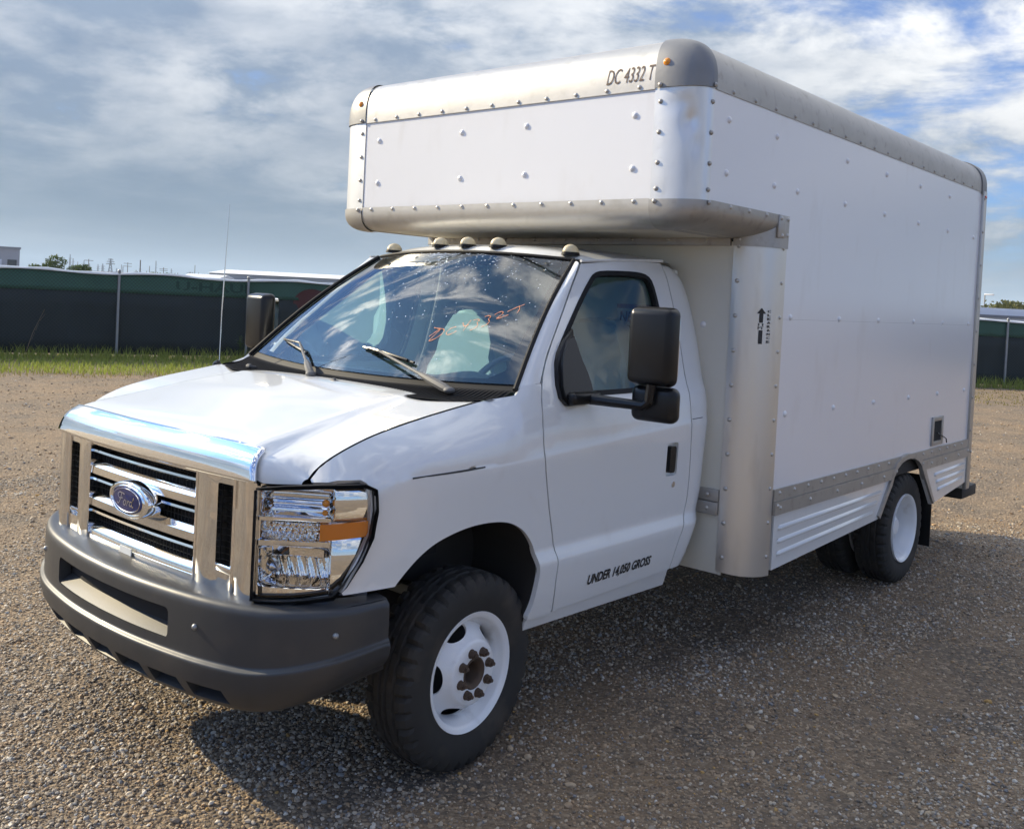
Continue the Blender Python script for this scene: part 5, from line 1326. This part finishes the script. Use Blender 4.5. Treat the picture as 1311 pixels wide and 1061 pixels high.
def tree(u, d, w, h, z0, label, m, n=700, leaf=.28, group=None, name='tree'):
    x, y, a = frame_at(u, d); o = empty(name, (x, y, 0)); tag(o, label, 'tree', group)
    tube('trunk', [(0, 0, 0), (.05*w, 0, h*.35), (0, .03*w, h*.65)], [.05*w+.05, .04*w+.03, .02*w], BARK, o, 7)
    V = []; F = []; cl = [(np.array([rnd.gauss(0, .30)*w, rnd.gauss(0, .30)*w, z0+(h-z0)*rnd.uniform(.25, .82)]), rnd.uniform(.16, .30)*w) for _ in range(9)]
    for i in range(n):
        c, r = cl[rnd.randrange(len(cl))]; d_ = np.array([rnd.gauss(0, 1), rnd.gauss(0, 1), rnd.gauss(0, .8)]); d_ = d_/np.linalg.norm(d_)*r*rnd.uniform(.6, 1.08); p = c+d_*np.array([1, 1, .75])
        if p[2] > h: p[2] = h-rnd.random()*.3
        if p[2] < z0*.6: continue
        t = np.array([rnd.gauss(0, 1), rnd.gauss(0, 1), rnd.gauss(0, 1)]); t /= np.linalg.norm(t); s = np.cross(t, [.2, .5, .8]); s /= np.linalg.norm(s); l = leaf*rnd.uniform(.6, 1.3); k = len(V)
        V += [p-t*l*.5, p+s*l*.3, p+t*l*.5, p-s*l*.3]; F.append((k, k+1, k+2, k+3))
    mobj('crown', V, F, m, o); return o
tree(69, 60, 2.1, 2.85, .8, 'rounded bright green bush rising over the fence near the left edge', CROWN, 4200, .17)
tree(101, 120, 3.4, 2.75, .8, 'darker low tree just right of the bright green bush', CROWN, 1500, .38)
tree(128, 150, 3.2, 2.0, .6, 'low dark scrub between the two poles beyond the fence', CROWN, 500, .6)
tree(208, 200, 8, 2.6, .8, 'wide dark scrub left of the small white-roofed shed', CROWN, 700, .9)
for k, (u, w) in enumerate(((380, 3.5), (398, 4.2), (417, 5.0))): tree(u, 300, w*1.1, 5.9-(.012*(u-380)), 2, 'small tree top over the long white warehouse roof, %s from the left' % ORD[k], CROWN2, 400, .6, 'tree tops over the warehouse roof')
for k, (u, w, h) in enumerate(((1276, 3.4, 5.0), (1291, 3.6, 4.8), (1306, 3.8, 4.9), (1322, 3.5, 4.8))): tree(u, 75, w*1.1, h-1.6, 1.2, 'yellow-green tree top over the trailer, %s from the truck' % ORD[k], CROWN2, 900, .34, 'tree tops over the trailer')
# refinery skyline
def tower(u, d, hp, wp, label, kind='stack'):
    x, y, a = frame_at(u, d); h = CAMP[2]+hp/FPX*d; w = wp/FPX*d; o = empty('refinery_tower', (x, y, 0), a); tag(o, label, 'tower', 'refinery towers on the skyline')
    bm = bmesh.new()
    if kind == 'stack': add_tube(bm, [(0, 0, 0), (0, 0, h*.9), (0, 0, h)], [w*.55, w*.45, w*.4], 8)
    else: add_tube(bm, [(0, 0, 0), (0, 0, h*.75), (0, 0, h*.82), (0, 0, h)], [w*.5, w*.5, w*.3, w*.28], 10)
    bmobj('column', bm, STEEL, o)
    bm = bmesh.new()
    for k in range(1, 5): add_box(bm, (w*.3, -w*.2, h*k/5), (w*1.5, w*1.2, .5))
    bmobj('platforms', bm, STEEL, o)
T = [(30, 5, 1.5), (37, 9, 1.6), (46, 10, 1.8), (63, 17, 1.0), (73, 21, 2.0), (77, 12, 1.2), (82, 8, 1.0), (89, 24, 2.2), (93, 19, 1.4), (99, 15, 1.2), (107, 17, 2.0), (114, 13, 1.6), (125, 13, 2.0), (131, 14, 2.6), (149, 9, 1.6), (157, 13, 1.2), (174, 8, 2.2), (179, 12, 1.4), (199, 21, 1.6), (219, 12, 1.4), (246, 9, 1.8), (272, 7, 3.0), (281, 12, 1.0)]
for k, (u, hp, wp) in enumerate(T): tower(u, 1150+rnd.uniform(-200, 250), hp, wp, '%s refinery tower in the haze, %s from the left on the skyline' % ('tall' if hp > 16 else 'middling' if hp > 10 else 'short', ORD[k]), 'stack' if wp < 1.7 else 'column')
def plant(u, d, wp, hp, label):
    x, y, a = frame_at(u, d); k = d/FPX; o = empty('refinery_block', (x, y, 0), a); tag(o, label, 'refinery', 'refinery blocks on the skyline')
    h = CAMP[2]+hp*k; w = wp*k; bm = bmesh.new(); add_box(bm, (0, 0, h*.4), (w, w*.4, h*.8))
    for i in range(5): 
        q = rnd.uniform(-.45, .45)*w; add_box(bm, (q, -w*.1, h*.5), (w*.12, w*.12, h*rnd.uniform(.7, 1.0)))
    bmobj('block', bm, STEEL, o)
    bm = bmesh.new(); add_tube(bm, [(-w*.3, -w*.22, 0), (-w*.3, -w*.22, h*.55)], w*.10, 10); add_tube(bm, [(w*.2, -w*.22, 0), (w*.2, -w*.22, h*.45)], w*.13, 10); bmobj('storage_tank', bm, CONC, o)
for k, (u, wp, hp) in enumerate(((34, 26, 4), (60, 22, 4), (107, 16, 10), (118, 16, 6), (145, 40, 3), (182, 34, 3), (225, 40, 2), (252, 30, 2))): plant(u, 1250+rnd.uniform(-60, 60), wp, hp, 'hazy grey-blue refinery block, %s from the left along the skyline' % ORD[k])
# utility poles nearer by
def pole(u, d, hp, wd, arms, label):
    x, y, a = frame_at(u, d); h = CAMP[2]+hp/FPX*d; o = tube('utility_pole', [(0, 0, 0), (0, 0, h)], [wd*.6, wd*.45], POLEM, None, 7); o.location = (x, y, 0); o.rotation_euler = (0, 0, a+.3); tag(o, label, 'pole', 'utility poles beyond the fence')
    for q in arms: box('cross_arm', (0, 0, h*q), (2.6 if wd < .5 else 1.6, .12, .14), POLEM, o)
for k, (u, d, hp, wd, arms) in enumerate(((113, 300, 19, .22, (.93,)), (155, 420, 14, .2, ()), (163, 330, 17, .22, (.95, .80)), (179, 260, 21, .30, ()), (191, 350, 14, .2, ()), (209, 330, 13, .22, (.9, .8)), (243, 380, 9, .35, (.9,)), (249, 330, 18, .2, ()), (254, 380, 9, .16, ()))):
    pole(u, d, hp, wd, arms, '%s utility pole %s, %s from the left beyond the fence' % ('thick' if wd >= .3 else 'slim', 'with cross arms' if arms else 'without cross arms', ORD[k]))
def pylon(u, d, hp):
    x, y, a = frame_at(u, d); h = CAMP[2]+hp/FPX*d; o = empty('power_pylon', (x, y, 0), a+.2); tag(o, 'lattice power pylon with three cross arms on the hazy skyline', 'pylon')
    bm = bmesh.new(); w = h*.13; t = h*.03
    for sx, sy in ((1, 1), (1, -1), (-1, 1), (-1, -1)): add_tube(bm, [(sx*w, sy*w, 0), (sx*t, sy*t, h*.75), (sx*t*.4, sy*t*.4, h)], .22, 4)
    for k in range(6):
        z0, z1 = h*k/7, h*(k+1)/7; r0 = w+(t-w)*min(z0/(h*.75), 1); r1 = w+(t-w)*min(z1/(h*.75), 1)
        for s_ in (1, -1): add_tube(bm, [(-r0*s_, -r0, z0), (r1*s_, -r1, z1)], .15, 4)
    bmobj('lattice', bm, STEEL, o)
    for z, l in ((.72, .22), (.84, .19), (.95, .13)):
        bm = bmesh.new(); add_tube(bm, [(-h*l, 0, h*z), (0, 0, h*z+h*.02), (h*l, 0, h*z)], .25, 4); add_tube(bm, [(-h*l, 0, h*z), (h*l, 0, h*z)], .2, 4); bmobj('cross_arm', bm, STEEL, o)
pylon(141, 650, 21)
# white vehicles parked beyond the fence
def van(u, d, label):
    x, y, a = frame_at(u, d); o = empty('parked_van', (x, y, 0), a+R(20)); tag(o, label, 'van', 'white vans parked beyond the fence')
    bm = bmesh.new(); add_prism(bm, [(-2.4, .5), (2.5, .5), (2.6, 1.0), (2.0, 1.25), (1.5, 2.0), (1.3, 2.1), (-2.3, 2.1), (-2.45, 1.8)], lambda u_, v_, d_: (u_, d_, v_), -.95, .95); bmobj('body', bm, ROOFW, o)
    box('window', (.9, -.96, 1.6), (.8, .03, .45), WIND, o); box('window', (-.6, -.96, 1.6), (1.4, .03, .45), WIND, o)
    for x_ in (-1.5, 1.6):
        bm = bmesh.new(); bmesh.ops.create_cone(bm, cap_ends=True, segments=14, radius1=.36, radius2=.36, depth=1.95, matrix=Matrix.Translation((x_, 0, .36)) @ Matrix.Rotation(R(90), 4, 'X')); bmobj('wheel', bm, RUBBER, o)
for k, u in enumerate((140, 147, 155, 162, 170, 178, 186)): van(u, 95+rnd.uniform(-6, 8), 'white van roof glinting over the fence top, %s of seven from the left' % ORD[k])
# street lamp seen over the trailer, and blue hills
x, y, a = frame_at(1259, 120); o = tube('street_lamp', [(0, 0, 0), (0, 0, 1.8+30/FPX*120)], [.12, .07], GALV); o.location = (x, y, 0); tag(o, 'street lamp head just right of the truck box', 'lamp'); box('lamp_head', (.5, 0, 1.8+31/FPX*120), (1.1, .35, .2), ROOFW, o, .05)
HILL = mat('hill_scrub', (.05, .065, .045), .9)
def hills(u0, u1, d, fn, name='hills'):
    V = []; F = []; us = np.linspace(u0, u1, 60)
    for u in us:
        p = at(u, hor(u), d); q = at(u, hor(u), d+900); h = CAMP[2]+fn(u)/FPX*d
        V += [(p[0], p[1], -2), (p[0]*.7+q[0]*.3, p[1]*.7+q[1]*.3, max(h, 1)), (q[0], q[1], -2)]
    for i in range(len(us)-1): F += [(i*3, i*3+3, i*3+4, i*3+1), (i*3+1, i*3+4, i*3+5, i*3+2)]
    tag(mobj(name, V, F, HILL, None, smooth=True), kind='structure')
hills(900, 2100, 2600, lambda u: 16+5*math.sin(u/23.)+4*math.sin(u/61.+1))
hills(-900, 900, 3000, lambda u: 2+1.5*math.sin(u/47.))

# ================================================================== HAZE: the damp winter air, one closed box round everything
HZM = bpy.data.materials.new('haze'); HZM.use_nodes = True; _n = HZM.node_tree; _n.nodes.clear()
_v = _n.nodes.new('ShaderNodeVolumePrincipled'); _o = _n.nodes.new('ShaderNodeOutputMaterial'); _v.inputs['Color'].default_value = (.62, .78, .95, 1); _v.inputs['Density'].default_value = HAZE_D; _v.inputs['Anisotropy'].default_value = 0.0
_n.links.new(_v.outputs[0], _o.inputs['Volume'])
hz_ = mobj('haze', [(x, y, z) for z in (-4, 90) for x, y in ((-6000, -6000), (6000, -6000), (6000, 6000), (-6000, 6000))], [(3, 2, 1, 0), (4, 5, 6, 7), (0, 1, 5, 4), (1, 2, 6, 5), (2, 3, 7, 6), (3, 0, 4, 7)], HZM)
tag(hz_, kind='stuff')
